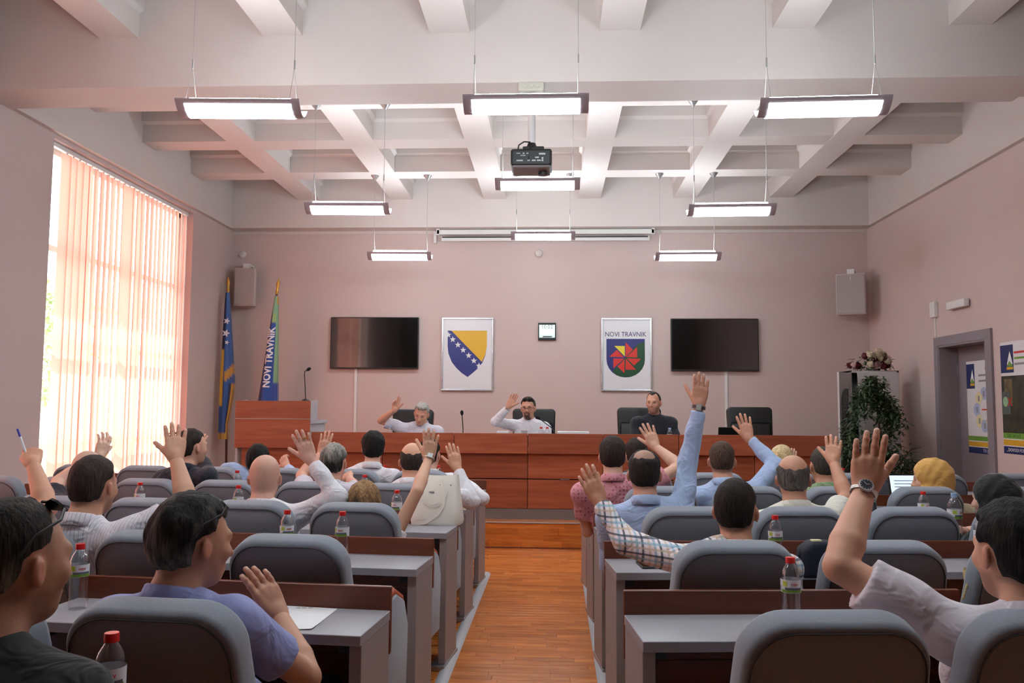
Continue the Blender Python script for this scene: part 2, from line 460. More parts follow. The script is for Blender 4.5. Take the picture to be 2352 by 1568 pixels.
# poster plane on a right-hand wall: u runs towards the camera (-Y), v is up, w points into the room (-X)
def wallM(x, y, z): return Matrix(((0, 0, -1, x), (-1, 0, 0, y), (0, 1, 0, z), (0, 0, 0, 1)))
def poster_head(root, M, w, h):
    flat(root, 'logo_panel', M, .0, .17 * (w / .6), h - .30, h - .03, navy)
    flat(root, 'logo_mountain', M, 0, 0, 0, 0, pwhite, .0022, [(.085 * w / .6, h - .22), (.125 * w / .6, h - .09), (.16 * w / .6, h - .22)])
    flat(root, 'logo_hill', M, 0, 0, 0, 0, pgreen, .0030, [(.08 * w / .6, h - .24), (.12 * w / .6, h - .185), (.165 * w / .6, h - .24)])
    flat(root, 'logo_band', M, .08 * w / .6, .165 * w / .6, h - .27, h - .245, pgold, .0026)
p1 = tag(empty('door_poster', (0, 0, 0)), 'white recycling poster with coloured bands on the grey door', 'poster')
M = wallM(XR + .188, DY1 - .20, .98); w, h = .62, 1.0
flat(p1, 'sheet', M, 0, w, 0, h, paper_m, .0008)
poster_head(p1, M, w, h)
flat(p1, 'green_band', M, 0, w, .135, .185, pgreen); flat(p1, 'gold_band', M, 0, w, .075, .125, pgold); flat(p1, 'navy_band', M, 0, w, .0, .065, navy)
text('lettering', 'TO JE I T', .05, pwhite, M @ Matrix.Translation((.40, .032, .002)), p1, .0004)
text('lettering', 'LOV', .045, pred, M @ Matrix.Translation((.44, h - .09, .002)), p1, .0004)
for k in range(2): flat(p1, 'text_line', M, .26, .58, h - .17 - .06 * k, h - .15 - .06 * k, pgrey)
for k in range(8):
    a = k * math.pi / 4; cx, cy = .36 + .15 * math.cos(a), .47 + .17 * math.sin(a)
    flat(p1, 'diagram_disc', M, 0, 0, 0, 0, (pblue, pcream)[k % 2], .0016 + .0002 * k, [(cx + .075 * math.cos(t * .5236), cy + .075 * math.sin(t * .5236)) for t in range(12)])
    flat(p1, 'diagram_icon', M, cx - .014, cx + .014, cy - .03, cy + .03, pgrey, .0042)
flat(p1, 'diagram_centre', M, 0, 0, 0, 0, paper_m, .0038, [(.36 + .095 * math.cos(t * .3927), .47 + .11 * math.sin(t * .3927)) for t in range(16)])
flat(p1, 'diagram_caption', M, .31, .41, .465, .48, pred, .0046)
p2_ = tag(empty('wall_poster', (0, 0, 0)), 'poster with a park photograph and coloured bands on the right wall', 'poster')
M = wallM(XR - .001, 8.36, 1.03); w, h = .80, 1.08
flat(p2_, 'sheet', M, 0, w, 0, h, paper_m, .0008)
poster_head(p2_, M, w, h)
flat(p2_, 'photograph', M, 0, w, .2, h - .33, pdark); flat(p2_, 'inset_photo', M, .05, .19, h - .62, h - .36, mat('print_brown', (112, 96, 66), .5, var=.4, scale=14), .002)
flat(p2_, 'inset_photo', M, .0, .15, h - .70, h - .48, mat('print_slate', (84, 92, 88), .5, var=.3, scale=14), .003)
flat(p2_, 'green_disc', M, 0, 0, 0, 0, mat('print_mint', (146, 186, 146), .5), .004, [(.065 + .045 * math.cos(t * .5236), h - .58 + .05 * math.sin(t * .5236)) for t in range(12)])
for s in (-1, 1): flat(p2_, 'red_cross_bar', M, 0, 0, 0, 0, pred, .0045, [(.135 - .03 * s, h - .62), (.150 - .03 * s, h - .62), (.150 + .03 * s, h - .54), (.135 + .03 * s, h - .54)])
flat(p2_, 'green_band', M, 0, w, .145, .2, pgreen); flat(p2_, 'gold_band', M, 0, w, .08, .135, pgold); flat(p2_, 'navy_band', M, 0, w, 0, .07, navy)
text('lettering', '...DOVODI POSJ', .045, pwhite, M @ Matrix.Translation((.05, .036, .002)), p2_, .0004, 'LEFT')
text('lettering', 'ČIST OKOLIŠ', .042, mat('print_dark_green', (52, 84, 36), .5), M @ Matrix.Translation((.06, .172, .002)), p2_, .0004, 'LEFT')
for k in range(3): flat(p2_, 'text_line', M, .24, .7, h - .12 - .055 * k, h - .10 - .055 * k, (pred, pgreen, pgrey)[k])

# fittings on the walls
el = atX(2208, 700, XR)
o = tag(empty('emergency_light', tuple(el)), 'white emergency light bar above the grey door', 'light fitting')
MB().box(-.07, -.012, -.20, .20, -.035, .05).build('housing', white_m, o, bevel=.008)
MB().box(-.012, 0, -.17, .17, -.03, .045).build('base_plate', mat('fitting_base', (196, 190, 186), .5), o)
jb = atX(2149, 711, XR)
o = tag(empty('junction_box', tuple(jb)), 'small white box with a cable duct running down to the grey door frame', 'box')
MB().box(-.045, 0, -.06, .06, -.09, .09).build('box', white_m, o, bevel=.006)
MB().box(-.014, 0, -.010, .010, 2.28 - jb[2], -.09).build('cable_cover', white_m, o)
def detector(px, py, Y, label):
    c = atY(px, py, Y)
    o = tag(empty('detector', (c[0], YB, c[2])), label, 'detector')
    M = Matrix.Rotation(math.pi / 2, 4, 'X')
    MB().lathe([(.055, 0), (.055, .018), (.045, .03), (.0001, .033)], 24, M=M).build('housing', wall_m if False else mat('detector_white', (214, 204, 200), .5), o, smooth=True)
    return o
d1 = detector(558, 585, YB, 'small round white detector high in the corner above the left loudspeaker')
MB().box(-.115, -.04, -.008, 0, -.004, .004).build('cable', mat('detector_white', (214, 204, 200)), d1)
detector(1237, 582, YB, 'small round white detector on the wall above the clock')

# projection screen casing
s0, s1 = atY(1003, 532, YB - .1), atY(1503, 534, YB - .1)
o = tag(empty('projection_screen', (0, YB, s0[2])), 'rolled up projection screen in a long white casing', 'projection screen')
zc = -.02
MB().box(s0[0], s1[0], -.13, -.02, zc - .025, zc + .045).build('casing', white_m, o, bevel=.008)
MB().box(s0[0] + .07, s1[0] - .07, -.10, -.08, zc - .115, zc - .05).build('screen_fabric', white_m, o)
MB().box(s0[0] + .08, s1[0] - .09, -.112, -.07, zc - .07, zc - .055).build('black_border', dark_m, o)
for x in (s0[0] + .02, s1[0] - .02): MB().box(x - .02, x + .02, -.13, 0, zc - .03, zc + .06).build('end_cap', white_m, o)
MB().box(s0[0] - .05, s0[0] - .01, -.05, 0, zc - .13, zc + .04).build('switch_box', white_m, o)

# loudspeakers
def loudspeaker(px0, px1, py0, py1, Y, rz, label):
    a, b_ = atY(px0, py0, Y), atY(px1, py1, Y)
    cx, z0, z1, w = (a[0] + b_[0]) / 2, b_[2], a[2], (b_[0] - a[0])
    o = tag(empty('loudspeaker', (cx, Y, z0), rz), label, 'loudspeaker')
    h = z1 - z0; sm = mat('speaker_cabinet', (196, 184, 180), .6)
    MB().prism([(-w / 2, 0), (w / 2, 0), (w * .36, .20), (-w * .36, .20)], 0, h, 'z').build('cabinet', sm, o, bevel=.012)
    MB().box(-w / 2 + .012, w / 2 - .012, -.010, .002, .015, h - .015).build('grille', mat('speaker_grille', (178, 166, 162), .7, bump=.3, bscale=900), o, bevel=.006)
    MB().add([(-.012, -.012, h - .06), (.012, -.012, h - .06), (0, -.012, h - .085)], [(0, 1, 2)]).build('badge', metal_m, o)
    MB().box(-.045, .045, .06, .14, h, h + .07).build('bracket', white_m, o)
    MB().box(-.045, .045, .12, .30 if rz > 0 else .40, h + .045, h + .07).build('bracket_arm', white_m, o)
    return o
loudspeaker(539, 584, 615, 702, YB - .30, .06, 'grey loudspeaker in the left corner beside the flags')
loudspeaker(1920, 1988, 628, 722, YB - .42, -.42, 'grey loudspeaker in the right corner above the cabinet')

# televisions
tv_m = mat('tv_glass', (12, 12, 13), .10, spec=1.0, coat=1.0)
def tv(px0, px1, py0, py1, label):
    a, b_ = atY(px0, py0, YB - .06), atY(px1, py1, YB - .06)
    w, h = b_[0] - a[0], a[2] - b_[2]
    o = tag(empty('television', ((a[0] + b_[0]) / 2, YB - .06, b_[2])), label, 'television')
    MB().box(-w / 2, w / 2, 0, .045, 0, h).build('housing', dark_m, o, bevel=.006)
    MB().box(-w / 2 + .012, w / 2 - .012, -.004, .002, .02, h - .012).build('screen', tv_m, o)
    MB().box(-w / 2 + .01, w / 2 - .01, -.006, .0, .004, .018).build('lower_bezel', mat('bezel_metal', (60, 60, 62), .3, .6), o)
    MB().box(-.2, .2, .04, .06, .2, .5).build('wall_mount', dark_m, o)
    return o
tv(760, 960, 728, 847, 'wall television to the left of the blue and yellow shield, reflecting the window')
tv(1541, 1744, 731, 852, 'wall television to the right of the red pinwheel emblem')
for px, lab in ((818, 'left'), (1667, 'right')):
    a, b_ = atY(px, 850, YB), atY(px, 1000, YB)
    tag(MB().box(a[0] - .018, a[0] + .018, YB - .018, YB, b_[2] - .5, a[2] + .05).build('cable_cover', white_m), 'white cable cover running down the wall below the %s television' % lab, 'cable cover')

# framed emblems
alu = mat('aluminium_frame', (214, 212, 214), .25, .9)
print_m = mat('print_white_sheet', (228, 226, 230), .28)
def backM(x, z, y=YB): return Matrix(((1, 0, 0, x), (0, 0, -1, y), (0, 1, 0, z), (0, 0, 0, 1)))
def frame(px0, px1, py0, py1, label, name):
    a, b_ = atY(px0, py0, YB - .03), atY(px1, py1, YB - .03)
    w, h = b_[0] - a[0], a[2] - b_[2]
    o = tag(empty(name, ((a[0] + b_[0]) / 2, YB, b_[2])), label, 'framed emblem')
    MB().box(-w / 2 + .01, w / 2 - .01, -.015, -.004, .01, h - .01).build('sheet', print_m, o)
    t = .022
    for x0, x1, z0, z1 in ((-w / 2, w / 2, 0, t), (-w / 2, w / 2, h - t, h), (-w / 2, -w / 2 + t, t, h - t), (w / 2 - t, w / 2, t, h - t)):
        MB().box(x0, x1, -.028, 0, z0, z1).build('frame_bar', alu, o, bevel=.003)
    return o, w, h
def star_pts(cx, cy, R):
    return [(cx + (R if k % 2 == 0 else R * .42) * math.sin(k * math.pi / 5), cy + (R if k % 2 == 0 else R * .42) * math.cos(k * math.pi / 5)) for k in range(10)]
e1, w, h = frame(1015, 1132, 729, 898, 'silver framed blue and yellow shield with a row of white stars', 'shield_emblem')
Mx = backM(0, 0, -.0145)
sx = w / 117.0
def S1(u, v): return ((u - 1074) * sx, h - (v - 729) * h / 169.0)
blue_e = mat('emblem_blue', (52, 56, 128), .35); yel_e = mat('emblem_yellow', (226, 178, 48), .35)
sh_r = [(1118, 759), (1118, 795), (1116, 812), (1112, 824), (1107, 834)]
shield = [(1029, 759), (1118, 759), (1118, 795), (1115, 815), (1108, 833), (1097, 847), (1086, 857), (1075, 866), (1062, 857), (1050, 846), (1039, 832), (1031, 812), (1029, 795)]
flat(e1, 'shield_field', Mx, 0, 0, 0, 0, blue_e, .002, [S1(*p) for p in shield][::-1])
flat(e1, 'yellow_triangle', Mx, 0, 0, 0, 0, yel_e, .003, [S1(*p) for p in [(1037, 759), (1118, 759), (1118, 795), (1115, 813), (1107, 831)]][::-1])
for cx, cy in ((1040.5, 779.5), (1052.5, 792), (1064.5, 804), (1077, 816.5), (1089, 828.5), (1100.5, 840), (1030.5, 769)):
    flat(e1, 'white_star', Mx, 0, 0, 0, 0, print_m, .0036, [((x), (y)) for x, y in star_pts(*S1(cx, cy), .046)])
e2, w, h = frame(1381, 1498, 730, 899, 'silver framed emblem of a red pinwheel under the words NOVI TRAVNIK', 'pinwheel_emblem')
def S2(u, v): return ((u - 1439.5) * w / 117.0, h - (v - 730) * h / 169.0)
arc = [(1482 - (1 - math.cos(t)) * 44.5, 826 + 41 * math.sin(t)) for t in [k * math.pi / 12 for k in range(0, 13)]]
sh2 = [(1393, 778), (1482, 778)] + arc
flat(e2, 'shield_field', Mx, 0, 0, 0, 0, mat('emblem_navy', (46, 46, 116), .35), .002, [S2(*p) for p in sh2][::-1])
gr = [(1482, 784), (1482, 826)] + arc[1:9] + [(1407, 852), (1440, 818), (1466, 790)]
flat(e2, 'green_field', Mx, 0, 0, 0, 0, mat('emblem_green', (30, 74, 44), .35), .0028, [S2(*p) for p in gr][::-1])
red_e = mat('emblem_red', (216, 48, 40), .35)
c0 = (1437, 822)
blades = [((1437, 820), (1437.5, 786), (1454, 803)), ((1439, 820), (1464, 797), (1464, 821)), ((1440, 823), (1473, 824), (1457, 839.5)), ((1438, 824), (1461, 849), (1437, 849)),
          ((1435, 825), (1434.5, 857), (1418.5, 842)), ((1434, 823.5), (1409, 846), (1409, 823.5)), ((1434, 820.5), (1399.5, 819.5), (1417, 803.5)), ((1435.5, 818.5), (1411.5, 794.5), (1435.5, 794.5))]
for k, t in enumerate(blades):
    pts = [S2(*p) for p in t]
    flat(e2, 'pinwheel_blade', Mx, 0, 0, 0, 0, mat('emblem_light_yellow', (238, 214, 52), .35) if k == 7 else red_e, .0036, pts[::-1])
tx, tz = S2(1437.5, 768)
text('lettering', 'NOVI TRAVNIK', .098, mat('print_ink', (62, 64, 104), .5), Mx @ Matrix.Translation((tx, tz, .002)), e2, .0006, 'CENTER', 0, None, .86)

# clock
a, b_ = atY(1236, 741, YB - .03), atY(1277, 781, YB - .03)
w, h = b_[0] - a[0], a[2] - b_[2]
ck = tag(empty('digital_clock', ((a[0] + b_[0]) / 2, YB, b_[2])), 'small black digital wall clock between the two framed emblems', 'clock')
MB().box(-w / 2, w / 2, -.035, 0, 0, h).build('case', dark_m, ck, bevel=.004)
MB().box(-w / 2 + .015, w / 2 - .015, -.037, -.033, .035, h - .03).build('display', mat('clock_glass', (190, 204, 196), .15, .3), ck)
text('digits', '10:02', .075, mat('clock_digits', (60, 64, 62), .4), backM(0, h * .76, -.0372), ck, .0005)
MB().box(-.06, .07, -.0376, -.034, .04, .058).build('date_row', mat('clock_digits', (60, 64, 62)), ck)

# pendant lights
lamp_white = emis('lamp_diffuser', (234, 249, 255), LAMP_E)
lamp_grey = mat('lamp_body', (164, 150, 156), .45, 0)
def pendant(px0, px1, pyc, Y, label, tilt, xz=None):
    a, b_ = atY(px0, pyc, Y), atY(px1, pyc, Y)
    cx = (a[0] + b_[0]) / 2; w = .80; z0 = a[2]
    if xz: cx, z0 = xz
    o = tag(empty('pendant_light', (cx, Y, z0), tilt), label, 'pendant light', 'suspended office lights')
    D, sag = .115, .075
    def arcp(t): return (D * t, -sag * (1 - t * t) + .035)
    n = 12; ts = [-1 + 2 * k / n for k in range(n + 1)]
    for s in (-1, 1):                       # curved end plates
        poly = [arcp(t) for t in ts] + [(u, v + .012) for u, v in [arcp(t) for t in ts][::-1]]
        x0, x1 = sorted((s * w / 2, s * (w / 2 - .055)))
        MB().prism(poly, x0, x1, 'x').build('end_plate', lamp_grey, o, smooth=True)
    for s in (-1, 1):                       # long side rims
        tt = [s * (1 - .14 * k / 5) for k in range(6)]
        poly = [arcp(t) for t in tt] + [(u, v + .010) for u, v in [arcp(t) for t in tt][::-1]]
        MB().prism(poly, -w / 2 + .055, w / 2 - .055, 'x').build('side_rim', lamp_grey, o, smooth=True)
    poly = [arcp(t) for t in [-.87 + 1.74 * k / 5 for k in range(6)]]
    poly = poly + [(u, v + .012) for u, v in poly[::-1]]
    MB().prism([(u, v - .004) for u, v in poly], -w / 2 + .055, w / 2 - .055, 'x').build('diffuser', lamp_white, o, smooth=True)
    top = [(D * .8 * (-1 + k / 2), .04 + .045 * (1 - (k / 2 - 1) ** 2)) for k in range(5)]
    MB().prism(top + [(u, v - .006) for u, v in top[::-1]], -w / 2 + .07, w / 2 - .07, 'x').build('top_diffuser', lamp_white, o, smooth=True)
    for s in (-1, 1):
        x = s * .335
        zc = .30
        for d_ in (-1, 1): MB().tube([(x, d_ * .10, .045), (x, 0, zc)], .0018, 5).build('suspension_loop', metal_m, o)
        MB().tube([(x, 0, zc - .01), (x, 0, zc + .05)], .006, 8).build('wire_grip', metal_m, o)
        MB().tube([(x, 0, zc + .03), (x, 0, ZR - z0 - .06)], .0014 if s < 0 else .0030, 6).build('wire' if s < 0 else 'power_cable', metal_m if s < 0 else mat('cable_grey', (170, 168, 164), .6), o)
        MB().lathe([(.004, -.075), (.010, -.06), (.05, -.006), (.052, 0)], 16, (x, 0, ZR - z0)).build('ceiling_cone', metal_m, o, smooth=True)
    return o
for a in ((402, 712, 258, 5.2, 'left hanging light of the row nearest the camera', .05), (1060, 1358, 248, 5.2, 'middle hanging light of the row nearest the camera', 0), (1732, 2043, 254, 5.2, 'right hanging light of the row nearest the camera', -.04),
          (703, 898, 483, 7.72, 'left hanging light of the middle row', .04), (1140, 1330, 427, 7.72, 'middle hanging light of the middle row, below the projector', 0), (1580, 1777, 486, 7.72, 'right hanging light of the middle row', -.03),
          (847, 991, 590, 10.23, 'left hanging light of the row nearest the dais wall', .03), (1176, 1319, 544, 10.23, 'middle hanging light of the row nearest the dais wall', 0), (1507, 1651, 591, 10.23, 'right hanging light of the row nearest the dais wall', -.02)):
    pendant(*a)

for yy, rn in ((2.70, 'above the second row of desks'),):
    for xx, sn in ((-1.93, 'left'), (-.14, 'middle'), (1.68, 'right')):
        pendant(0, 0, 0, yy, '%s hanging light %s, outside the picture' % (sn, rn), 0, (xx, 3.33))

# projector on its ceiling pole
pc = atY(1221, 375, 6.45)
pj = tag(empty('projector', tuple(pc)), 'black ceiling projector hanging on a white pole from the cross beam', 'projector')
dz = ZB - pc[2]
grey_pj = mat('projector_base', (120, 112, 114), .4)
MB().box(-.162, .162, -.12, .14, -.05, .085).build('body', mat('projector_black', (24, 25, 27), .45), pj, bevel=.02, segs=3)
MB().box(-.15, .15, -.118, .13, -.068, -.045).build('underside', grey_pj, pj, bevel=.012)
MB().lathe([(.038, 0), (.038, .03), (.03, .034), (.0001, .03)], 20, (.09, .02, -.092)).build('focus_knob', dark_m, pj, smooth=True)
cr = mat('panel_print', (180, 180, 182), .5)
for k, (x, z, w_, h_) in enumerate(((-.10, .045, .03, .006), (-.06, .045, .012, .012), (-.03, .045, .016, .008), (-.065, .028, .04, .006), (.085, .04, .05, .014), (.045, .012, .03, .010), (.02, -.012, .03, .010), (.06, -.012, .03, .010), (.088, -.012, .014, .014), (.088, .006, .014, .014), (-.09, -.012, .05, .010), (-.02, -.012, .02, .008))):
    MB().box(x - w_ / 2, x + w_ / 2, -.1215, -.118, z - h_ / 2, z + h_ / 2).build('port', cr, pj)
MB().box(-.07, .10, -.05, .06, .085, .125).build('mount_plate', dark_m, pj, bevel=.008)
MB().tube([(0, 0, .12), (0, 0, .17)], [.045, .028], 16).build('mount_collar', dark_m, pj, smooth=True)
MB().tube([(0, 0, .15), (0, 0, dz - .005)], .031, 20).build('pole', mat('pole_paint', (210, 202, 202), .4), pj, smooth=True)
MB().tube([(-.11, -.05, .08), (-.10, -.06, .13), (-.06, -.05, .16), (0, -.02, .165)], .006, 8).build('cable', dark_m, pj, smooth=True)
MB().tube([(-.02, -.12, .0), (-.015, -.11, .09), (.01, -.06, .13)], .004, 8).build('cable', dark_m, pj, smooth=True)
jb2 = MB(); jb2.box(-.10, .10, -.22, -.06, dz - .075, dz)
jb2.build('junction_box', mat('junction_box_plastic', (196, 190, 178), .5), pj, bevel=.01)
for x in (-.05, 0, .05): MB().lathe([(.02, 0), (.02, .006), (.001, .008)], 12, M=Matrix.Translation((x, -.22, dz - .03)) @ Matrix.Rotation(math.pi / 2, 4, 'X')).build('cable_gland', mat('junction_box_plastic', (196, 190, 178)), pj)

# radiator below the left wall
rd = tag(empty('radiator', (XL + .05, 6.2, .24)), 'white sectional radiator on the left wall before the window', 'radiator')
rm = mat('radiator_enamel', (222, 218, 212), .35)
sec = MB(); sec.box(-.04, .06, -.036, .036, 0, .60); sec.box(.06, .066, -.03, .03, .02, .52)
secm = sec.mesh('section', rm, bevel=.012)
gr_ = MB(); [gr_.box(.005 + .0, .055, -.028, .028, .602 + .0, .606)]
for k in range(9):
    o = link(bpy.data.objects.new('section', secm), rd); o.location = (0, -.70 + .08 * k * 2 / 2 + .0, 0)
for k in range(9):
    for z in (.56, .50): MB().box(.064, .069, -.73 + .08 * k, -.67 + .08 * k, z - .045, z - .005).build('vent_slot', mat('radiator_slot', (150, 146, 142), .5), rd)
for yy in (-.6, -.1): MB().box(-.05, -.02, yy - .02, yy + .02, .1, .2).build('wall_bracket', metal_m, rd)
MB().tube([(0, -.7, -.24), (0, -.7, .02)], .012, 8).build('pipe', rm, rd)
# ------------------------------------------------------------------ the dais
PZ = .256
DX0, DX1, DYF = -2.66, 2.92, 8.88
dais = tag(empty('dais', (0, DYF, PZ)), 'long reddish brown veneered dais desk across the platform', 'dais')
TOPZ = 1.168 - PZ
seams = [DX0] + [atY(px, 1010, DYF)[0] for px in (877, 1043, 1212, 1385)]
nx = seams[-1]
while nx + .80 < DX1 - .1: nx += .80; seams.append(nx)
seams.append(DX1)
for a, b_ in zip(seams[:-1], seams[1:]):
    MB().box(a + .003, b_ - .003, 0, .03, TOPZ - .215, TOPZ).build('upper_panel', wood_dais, dais, bevel=.002, segs=1)
    MB().box(a + .003, b_ - .003, .05, .075, .43, TOPZ - .21).build('middle_panel', wood_dais, dais, bevel=.002, segs=1)
    MB().box(a + .003, b_ - .003, .05, .075, .115, .42).build('lower_panel', wood_dais, dais, bevel=.002, segs=1)
MB().box(DX0, DX1, .075, .09, 0, TOPZ - .02).build('carcass', mat('carcass_dark', (40, 30, 28), .7), dais)
MB().box(DX0, DX1, .055, .07, .0, .112).build('kick_plate', mat('brushed_kick_plate', (150, 144, 144), .35, .6), dais)
for x in (seams[3] - .75, seams[3] + .4, seams[2] + .1, seams[5]): MB().box(x - .05, x + .05, .044, .052, .421, .429).build('metal_joint', metal_m, dais)
MB().box(DX0, DX1, .03, .68, 1.01 - PZ - .03, 1.01 - PZ).build('work_top', grey_lam, dais)
MB().box(DX1 - .03, DX1, .03, .68, 0, 1.01 - PZ - .03).build('end_panel', wood_dais, dais)
MB().box(DX0, DX0 + .03, .09, .68, 0, 1.01 - PZ - .03).build('end_panel', wood_dais, dais)

# lectern
lx0, lx1 = atY(540, 950, 8.80)[0], atY(712, 950, 8.80)[0]
lz = atY(620, 920, 8.80)[2] - PZ; lz0 = atY(620, 1028, 8.80)[2] - PZ
lec = tag(empty('lectern', ((lx0 + lx1) / 2, 8.80, PZ)), 'wooden lectern with grey sides at the left end of the dais', 'lectern')
hw = (lx1 - lx0) / 2; zs = lz - (962 - 920) / (1030 - 920) * (lz - lz0)
MB().box(-hw, hw, 0, .025, zs + .004, lz).build('upper_front', wood_dais, lec, bevel=.002, segs=1)
MB().box(-hw, hw, 0, .025, lz0, zs - .004).build('lower_front', wood_dais, lec, bevel=.002, segs=1)
MB().box(-hw + .005, hw - .005, .004, .022, zs - .01, zs + .01).build('metal_joint', metal_m, lec)
MB().box(-hw + .06, hw - .02, .06, .085, 0, lz0 + .05).build('base_front', wood_dais, lec)
for s in (-1, 1):
    MB().prism([(.026, .02), (.60, .02), (.60, zs - .05), (.30, zs - .05), (.30, lz + .01), (.026, lz - .01)], s * (hw - .015) - .012, s * (hw - .015) + .012, 'x').build('side_panel', grey_lam, lec)
MB().box(-hw + .03, hw - .03, .03, .28, lz - .03, lz - .01).build('reading_top', grey_lam, lec)
MB().box(-hw - .0, hw + .012, .06, .66, zs - .055, zs - .02).build('shelf', grey_lam, lec)
def microphone(px, Y, zbase, pts, label):
    b0 = atY(px, 950, Y)
    o = tag(empty('gooseneck_microphone', (b0[0], Y, zbase)), label, 'microphone')
    MB().lathe([(.045, 0), (.045, .015), (.03, .03), (.012, .035)], 16).build('base', dark_m, o, smooth=True)
    MB().tube([(0, 0, .02)] + pts, .0055, 8).build('stem', dark_m, o, smooth=True)
    e = Vector(pts[-1]); d = (e - Vector(pts[-2])).normalized()
    MB().tube([e - d * .005, e + d * .01, e + d * .035, e + d * .05], [.008, .017, .018, .008], 12).build('foam_head', mat('foam_black', (14, 14, 14), .9), o, smooth=True)
    return o
mz = atY(697, 850, 9.0)[2] - (PZ + lz - .01)
microphone(701, 9.0, PZ + lz - .01, [(-.01, 0, mz * .5), (-.02, 0, mz * .85), (-.015, -.005, mz * .96), (.01, -.01, mz)], 'thin black microphone standing on the wooden lectern')
m2 = atY(1061, 950, 9.15)[2] - 1.01
microphone(1064, 9.15, 1.01, [(0, 0, m2 * .5), (-.008, 0, m2 * .8), (-.012, -.01, m2 * .97)], 'short black microphone standing alone on the dais desk')
m3 = atY(1240, 962, 9.2)
b3 = atY(1276, 1000, 9.2)
microphone(1276, 9.2, 1.01, [(0, 0, .14), (-.04, .0, .21), (m3[0] - b3[0], .03, m3[2] - 1.01)], 'black microphone bent towards the bearded man at the dais')

# leather chairs of the dais
lth = mat('black_leather', (24, 25, 26), .38, bump=.15, bscale=220)
def round_rect(w0, w1, h, r, n=6):
    """outline from the bottom left, narrowing to the top, rounded upper corners"""
    pts = [(-w0 / 2, 0), (w0 / 2, 0)]
    for s in (1, -1):
        arcp = []
        for k in range(n + 1):
            a = k / n * math.pi / 2
            arcp.append((s * (w1 / 2 - r + r * math.cos(a)), h - r + r * math.sin(a)))
        pts += arcp if s > 0 else arcp[::-1]
    return pts
def office_chair(px0, px1, pyt, Y, label, rz=0):
    a, b_ = atY(px0, pyt, Y), atY(px1, pyt, Y)
    w = b_[0] - a[0]; zt = a[2]
    o = tag(empty('office_chair', ((a[0] + b_[0]) / 2, Y, PZ), rz), label, 'chair', 'black leather chairs at the dais')
    h = zt - PZ - .52
    M = Matrix.Translation((0, .10, .52)) @ Matrix.Rotation(math.radians(-8), 4, 'X')
    MB().prism(round_rect(w * .94, w, h, .05), -.06, .05, 'y', M).build('backrest', lth, o, bevel=.022, segs=3, smooth=True)
    MB().box(-w * .44, w * .44, -.075, -.055, h * .12, h * .72, M).build('back_cushion', lth, o, bevel=.02, segs=3, smooth=True)
    MB().box(-w * .47, w * .47, -.45, .08, .42, .53).build('seat', lth, o, bevel=.03, segs=3, smooth=True)
    for s in (-1, 1): MB().tube([(s * w * .5, -.02, .46), (s * w * .53, -.05, .66), (s * w * .53, -.32, .68)], .018, 8).build('armrest', dark_m, o, smooth=True)
    MB().tube([(0, -.18, .10), (0, -.18, .43)], .03, 12).build('gas_column', metal_m, o)
    for k in range(5):
        t = k * 1.2566
        MB().tube([(0, -.18, .10), (.26 * math.cos(t), -.18 + .26 * math.sin(t), .06)], [.022, .015], 8).build('base_spoke', dark_m, o)
        MB().tube([(.26 * math.cos(t) - .015, -.18 + .26 * math.sin(t), .028), (.26 * math.cos(t) + .015, -.18 + .26 * math.sin(t), .028)], .027, 12).build('caster', dark_m, o)
    return o
office_chair(897, 992, 939, 10.0, 'black leather chair behind the grey haired man at the dais')
office_chair(1176, 1276, 938, 10.0, 'black leather chair behind the bearded man at the dais')
office_chair(1420, 1522, 935, 10.05, 'black leather chair behind the man in the navy polo shirt')
office_chair(1676, 1781, 934, 10.0, 'empty black leather chair at the right end of the dais')
# laptop lid on the dais
def laptop(loc, w, rz, label, screen=None, tilt=18):
    o = tag(empty('laptop', loc, rz), label, 'laptop')
    MB().box(-w / 2, w / 2, -.24, 0, 0, .018).build('keyboard_base', dark_m, o, bevel=.004)
    M = Matrix.Translation((0, 0, .014)) @ Matrix.Rotation(math.radians(-tilt), 4, 'X')
    MB().box(-w / 2, w / 2, -.002, .012, 0, .235, M).build('lid', dark_m, o, bevel=.004)
    if screen: MB().box(-w / 2 + .012, w / 2 - .012, -.004, -.001, .015, .222, M).build('screen', screen, o)
    return o
a = atY(1679, 995, 9.15)
laptop((a[0], 9.12, 1.01), .31, math.pi, 'black laptop open on the dais before the empty chair')
pmat = mat('white_paper', (232, 230, 232), .6)
for k, (px0, px1) in enumerate(((1140, 1172), (1278, 1356))):
    a, b_ = atY(px0, 995, 9.2), atY(px1, 995, 9.2)
    o = tag(empty('paper_stack', ((a[0] + b_[0]) / 2, 9.2, 1.01)), ('stack of papers left of the bearded man at the dais', 'long row of papers right of the bearded man at the dais')[k], 'papers')
    for q in range(4): MB().box(-(b_[0] - a[0]) / 2 + q * .004, (b_[0] - a[0]) / 2 - q * .006, -.12, .12, q * .044, q * .044 + .04).build('bundle', pmat, o)

